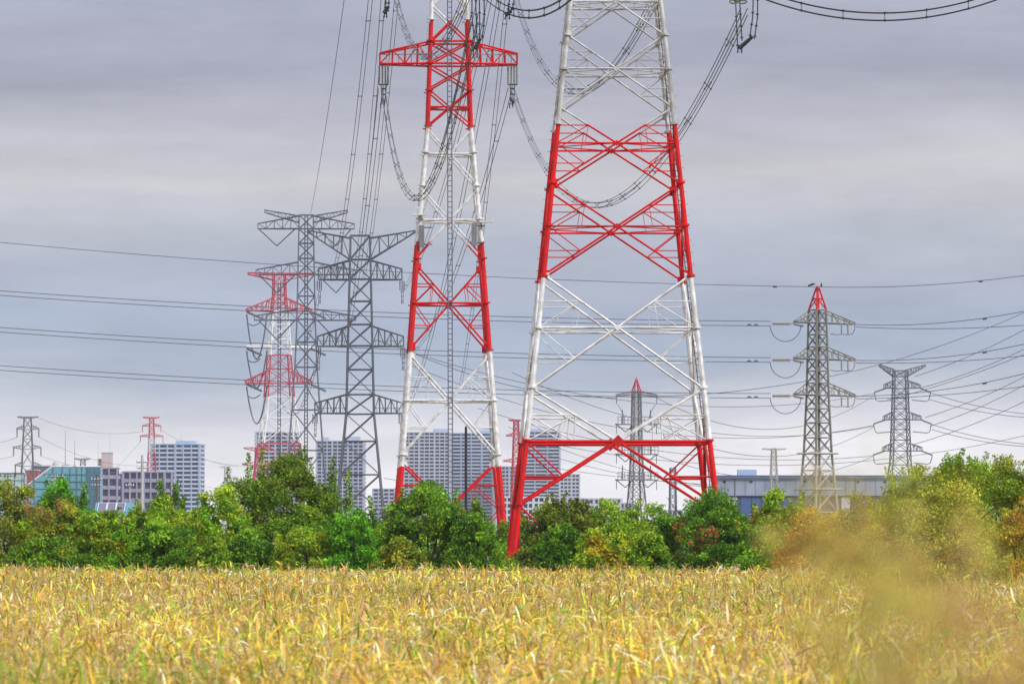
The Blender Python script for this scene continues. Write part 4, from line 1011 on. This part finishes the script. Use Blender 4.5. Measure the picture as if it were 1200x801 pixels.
bush('low green brown thicket under the grey olive shrub', 1070, 1180, 640, 225, OL + GO + OB[:1], 29, n=9000, leaf=.13, spike=2)
bush('low dark thicket at the left, under the rusty olive shrubs', 10, 96, 634, 391, DG + OL[:1], 32, n=5500, trunk=False)
bush('low mid green thicket under the yellow green tree', 222, 272, 634, 391, MG + OL[:1], 33, n=4500, trunk=False)
bush('low green thicket left of the red leaved shrub foot', 728, 790, 628, 391, MG + DG[:1], 34, n=5500, trunk=False)
bush('low dark thicket right of the red leaved shrub foot', 862, 925, 628, 391, DG + MG[:1], 35, n=5500, trunk=False)
bush('dark leafy shrub hiding the biggest tower right feet', 800, 880, 604, 400, DG + MG[:1], 37, n=9000, accents=((828, 626, 15, REDL, .35), (812, 640, 10, REDL, .3), (872, 612, 12, YEL, .4)))
bush('deep green tree filling the gap between the two right hand trees', 1096, 1206, 549, 318, MG + YG[:2], 38, 'leafy_tree', 'tree', n=13000, leaf=.19, spike=4, group='trees along the field edge')
bush('rounded olive shrub low at the right edge', 1110, 1230, 622, 270, OL + GO, 39, n=9000, leaf=.16)
bush('rounded green shrub beside the warehouse end', 925, 1010, 612, 345, MG + OL[:1], 40, n=7500, leaf=.2)
bush('rounded mid green bush in the row behind the yellow flowered one', 690, 770, 606, 412, MG + DG[:1], 41, n=7000)
bush('rounded dark bush in the row left of the slim tower leg', 405, 470, 612, 412, DG + MG[:1], 42, n=7000)
bush('rounded green bush filling the row behind the low yellow green one', 330, 420, 598, 412, MG + DG[:2], 43, n=7000)
bush('rounded yellow green bush in the row under the long purplish flats', 118, 190, 604, 412, YG + MG[:2], 44, n=7000)
bush('dark rounded bush in the row just right of the biggest left foot', 626, 675, 604, 412, DG + OL[:1], 45, n=7000)
bush('rounded green bush in the row before the platform tower foot', 735, 800, 600, 412, MG + YG[:1], 46, n=7000)
bush('mid green bush in the row below the slim tower middle', 480, 560, 604, 412, MG + DG[:2], 47, n=7000)
bush('dark bush behind the biggest tower left foot', 578, 634, 612, 478, DG + OL[3:], 48, n=5000)
bush('rounded dark shrub in front of the slim tower right leg', 530, 576, 606, 398, DG + MG[:1], 36, n=7000)
bush('rounded leafy tree just left of the flats foot', 196, 214, 572, 900, DG, 30, n=1500, leaf=.5)
bush('small dark tree before the long purplish flats', 176, 200, 566, 1100, DG, 31, n=1500, leaf=.5, name='leafy_tree', cat='tree', group='trees along the field edge')

# ------------------------------------------------------------------ the reed field
def reeds():
    V, Q, C = [], [], []; off = 0
    pal = np.array([(.88, .52, .055), (.93, .65, .105), (.94, .82, .46), (.62, .36, .10), (.22, .38, .035), (.46, .50, .06), (.50, .26, .13)])
    wts = np.array([.23, .20, .12, .15, .11, .11, .08])
    for (y0, y1, den, nl, L0, L1, wd, edge) in ((50, 80, 18, 9, .24, .64, .029, 1), (80, 125, 9.5, 9, .28, .62, .037, 1), (125, 205, 4.6, 9, .36, .64, .044, 1), (205, 392, 1.7, 9, .45, .78, .080, 1)):
        area = .115 * (y1 * y1 - y0 * y0); n = int(area * den)
        y = np.sqrt(rng.uniform(y0 * y0, y1 * y1, n)); x = rng.uniform(-.115, .115, n) * y
        keep = y < 352 - 12 * (1 + np.sin(x * .21 + 1) * np.sin(x * .083)) - 6 * rng.random(len(y)); x, y = x[keep], y[keep]; n = len(x)
        # clumps of height and tint over the field
        f1 = np.sin(x * .9 + 1.3 * np.sin(y * .11)) * np.sin(y * .23 + x * .3); f2 = np.sin(x * .37 + y * .071 + 2) * np.cos(y * .13 - x * .21)
        H = 2.06 + .14 * f1 + .10 * f2 + rng.normal(0, .16, n) + np.where(rng.random(n) < .09, rng.uniform(.1, .45, n), 0) * (y > 150)
        greenish = np.clip(.5 + .5 * f2 + rng.normal(0, .2, n), 0, 1)
        lean = rng.normal(0, .10, (n, 2))
        # stalks
        pw = wd * .35; a = rng.uniform(0, np.pi, n); sx, sy = np.cos(a) * pw, np.sin(a) * pw
        b = np.stack([x, y, H * .35], 1); t = np.stack([x + lean[:, 0] * H, y + lean[:, 1] * H, H * .97], 1)
        o = np.stack([sx, sy, 0 * sx], 1); v = np.stack([b - o, b + o, t + o * .5, t - o * .5], 1).reshape(-1, 3)
        V.append(v); Q.append(np.arange(n * 4).reshape(-1, 4) + off); off += n * 4
        sc_ = pal[rng.choice(len(pal), n, p=wts)] * rng.uniform(.6, 1.0, n)[:, None]; C.append(np.repeat(sc_, 4, 0))
        # blades
        idx = np.repeat(np.arange(n), nl); m = len(idx); u = rng.uniform(.42, 1.0, m) ** .8
        base = b[idx] + (t[idx] - b[idx]) * ((u - .35) / .65)[:, None].clip(0, 1)
        az = rng.uniform(0, 2 * np.pi, m); el = rng.uniform(.1, 1.35, m); L = rng.uniform(L0, L1, m); dr = rng.uniform(.1, .95, m)
        d = np.stack([np.cos(az), np.sin(az)], 1); sd = np.stack([-np.sin(az), np.cos(az), rng.normal(0, .5, m)], 1); sd /= np.linalg.norm(sd, axis=1)[:, None]
        w = wd * rng.uniform(.55, 1.25, m); pts = []
        for tt, ww in ((0, .55), (.4, 1.0), (.75, .7), (1, .06)):
            hor = L * tt * np.cos(el); ver = L * (tt * np.sin(el) - dr * tt * tt)
            c = base + np.stack([d[:, 0] * hor, d[:, 1] * hor, ver], 1); pts += [c - sd * (w * ww)[:, None] * .5, c + sd * (w * ww)[:, None] * .5]
        v = np.stack(pts, 1); v[:, :, 2] = np.maximum(v[:, :, 2], .05); V.append(v.reshape(-1, 3))
        q = np.array([(0, 1, 3, 2), (2, 3, 5, 4), (4, 5, 7, 6)]); Q.append((np.arange(m)[:, None, None] * 8 + q[None]).reshape(-1, 4) + off); off += m * 8
        gi = rng.random(m) < (.05 + .70 * greenish[idx] ** 3); ci = rng.choice(4, m, p=[.34, .30, .17, .19]); ci[rng.random(m) < .09] = 6
        g2 = rng.random(m) < .5; ci = np.where(gi, np.where(g2, 4, 5), ci); tone = (1.12 + .22 * f1 - .13 * np.sin(x * .13 + y * .045))[idx]; cc = pal[ci] * (rng.uniform(.42, 1.25, m) * tone)[:, None]; C.append(np.repeat(np.clip(cc, 0, .85), 8, 0))
        # feathery seed heads on some stalks
        hd = np.where(rng.random(n) < (.20 if y0 < 120 else .34))[0]; nh = 7; idx = np.repeat(hd, nh); m = len(idx)
        base = t[idx] + np.stack([rng.normal(0, .02, m), rng.normal(0, .02, m), rng.uniform(-.1, .12, m)], 1)
        az = rng.uniform(0, 2 * np.pi, m); L = rng.uniform(.10, .24, m) * (1 + y0 / 400); dv = np.stack([np.cos(az) * .6, np.sin(az) * .6, rng.uniform(.1, .9, m)], 1) * L[:, None]
        sd = np.stack([-np.sin(az), np.cos(az), 0 * az], 1) * (wd * .28)
        v = np.stack([base - sd, base + sd, base + dv + sd * .3, base + dv - sd * .3], 1).reshape(-1, 3); V.append(v); Q.append(np.arange(m * 4).reshape(-1, 4) + off); off += m * 4
        C.append(np.repeat(np.array([(.46, .33, .16)]) * rng.uniform(.7, 1.4, m)[:, None], 4, 0))
    o = fast_mesh('reeds', np.concatenate(V), np.concatenate(Q), np.concatenate(C), REED)
    tag(o, 'golden dry reed field covering the foreground', 'reeds', kind='stuff')
reeds()

# near weeds on the bank, far out of focus
def weed(label, px, py, d, seed, cols, rad=.10, n=260, leaf=.020):
    """a feathery weed on the near bank: a few wiry stems ending in a loose head of small dry leaves"""
    r = np.random.default_rng(seed); zt = P(px, py, d); z0 = ground_z(d); h = zt.z - z0; root = empty('tall_weed', (zt.x, d, z0)); tag(root, label, 'weed', 'weeds on the near bank')
    m = MB(); cents = []; ns = 3
    for s in range(ns):
        a = Vector((r.normal() * .02, r.normal() * .02, 0)); q = Vector((r.normal() * rad * .5, r.normal() * rad, h + r.normal() * rad * .45))
        m.tube([a, a.lerp(q, .5) + Vector((0, 0, .02)), q], .0008, STRAW, 4)
        for b in range(10):
            t = r.uniform(-.1, .1); s0 = a.lerp(q, 1 - abs(t)); e = s0 + Vector((r.normal() * rad * .9, r.normal() * rad * .9, r.normal() * rad * .8)); m.bar(s0, e, .0007, STRAW, 4, .0004)
            for w in range(max(1, round(n / (ns * 10)))): cents.append(tuple(s0.lerp(e, r.uniform(.1, 1.15)) + Vector((r.normal(), r.normal(), r.normal())) * rad * .22))
    m.build('stem', root); ce = np.array(cents); cc = np.array(cols)[r.integers(0, len(cols), len(ce))] * r.uniform(.75, 1.3, len(ce))[:, None]
    v, q, vc = leaves_at(ce, r.uniform(.6, 1.4, len(ce)) * leaf, cc, r); fast_mesh('foliage', v, q, vc, LEAF, root)
STRAW = paint('straw', (.42, .30, .12), .8)
OLW = [(.46, .46, .08), (.56, .50, .10), (.38, .40, .07)]; RUW = [(.62, .42, .08), (.54, .36, .07), (.62, .48, .12)]; BRW = [(.44, .24, .10), (.52, .30, .13)]
for i, (px, py, d, rad, n, cols, lab) in enumerate((
        (962, 610, 6.4, .045, 210, RUW, 'blurred rusty weed head below the red capped tower'), (1030, 622, 5.6, .055, 240, OLW + RUW, 'wide blurred golden weed left in the right hand shrubs'),
        (1085, 600, 6.0, .06, 170, OLW, 'blurred olive weed in the middle of the right hand shrubs'), (1182, 640, 5.2, .05, 230, BRW, 'blurred reddish brown weed at the right edge'),
        (1130, 625, 5.6, .05, 150, OLW + RUW, 'blurred weed low at the right, above the reeds'), (1208, 715, 5.0, .045, 180, BRW + RUW, 'blurred weed in the bottom right corner'),
        (1000, 645, 5.8, .045, 130, RUW + OLW, 'faint blurred weed before the rust brown shrub'), (10, 745, 6.2, .05, 130, BRW + RUW, 'blurred brown weed in the bottom left corner'),
        (660, 803, 5.6, .035, 110, OLW, 'small blurred weed at the bottom middle'), (1085, 800, 5.4, .03, 40, RUW, 'faint blurred weed in the lower right reeds'))):
    weed(lab, px, py, d, 50 + i, cols, rad, int(n * (.33 if py > 660 else .60)))

# ------------------------------------------------------------------ haze
HAZE = 3.2e-5
if HAZE:
    hm = bpy.data.materials.new('air'); hm.use_nodes = True; t = hm.node_tree; t.nodes.clear()
    pv = t.nodes.new('ShaderNodeVolumePrincipled'); pv.inputs['Color'].default_value = (.80, .84, .92, 1); pv.inputs['Density'].default_value = HAZE; pv.inputs['Anisotropy'].default_value = 0
    ou = t.nodes.new('ShaderNodeOutputMaterial'); t.links.new(pv.outputs[0], ou.inputs['Volume'])
    m = MB(); m.box((0, 4500, 66), (9400, 10400, 134), hm); tag(m.build('haze'), kind='stuff')
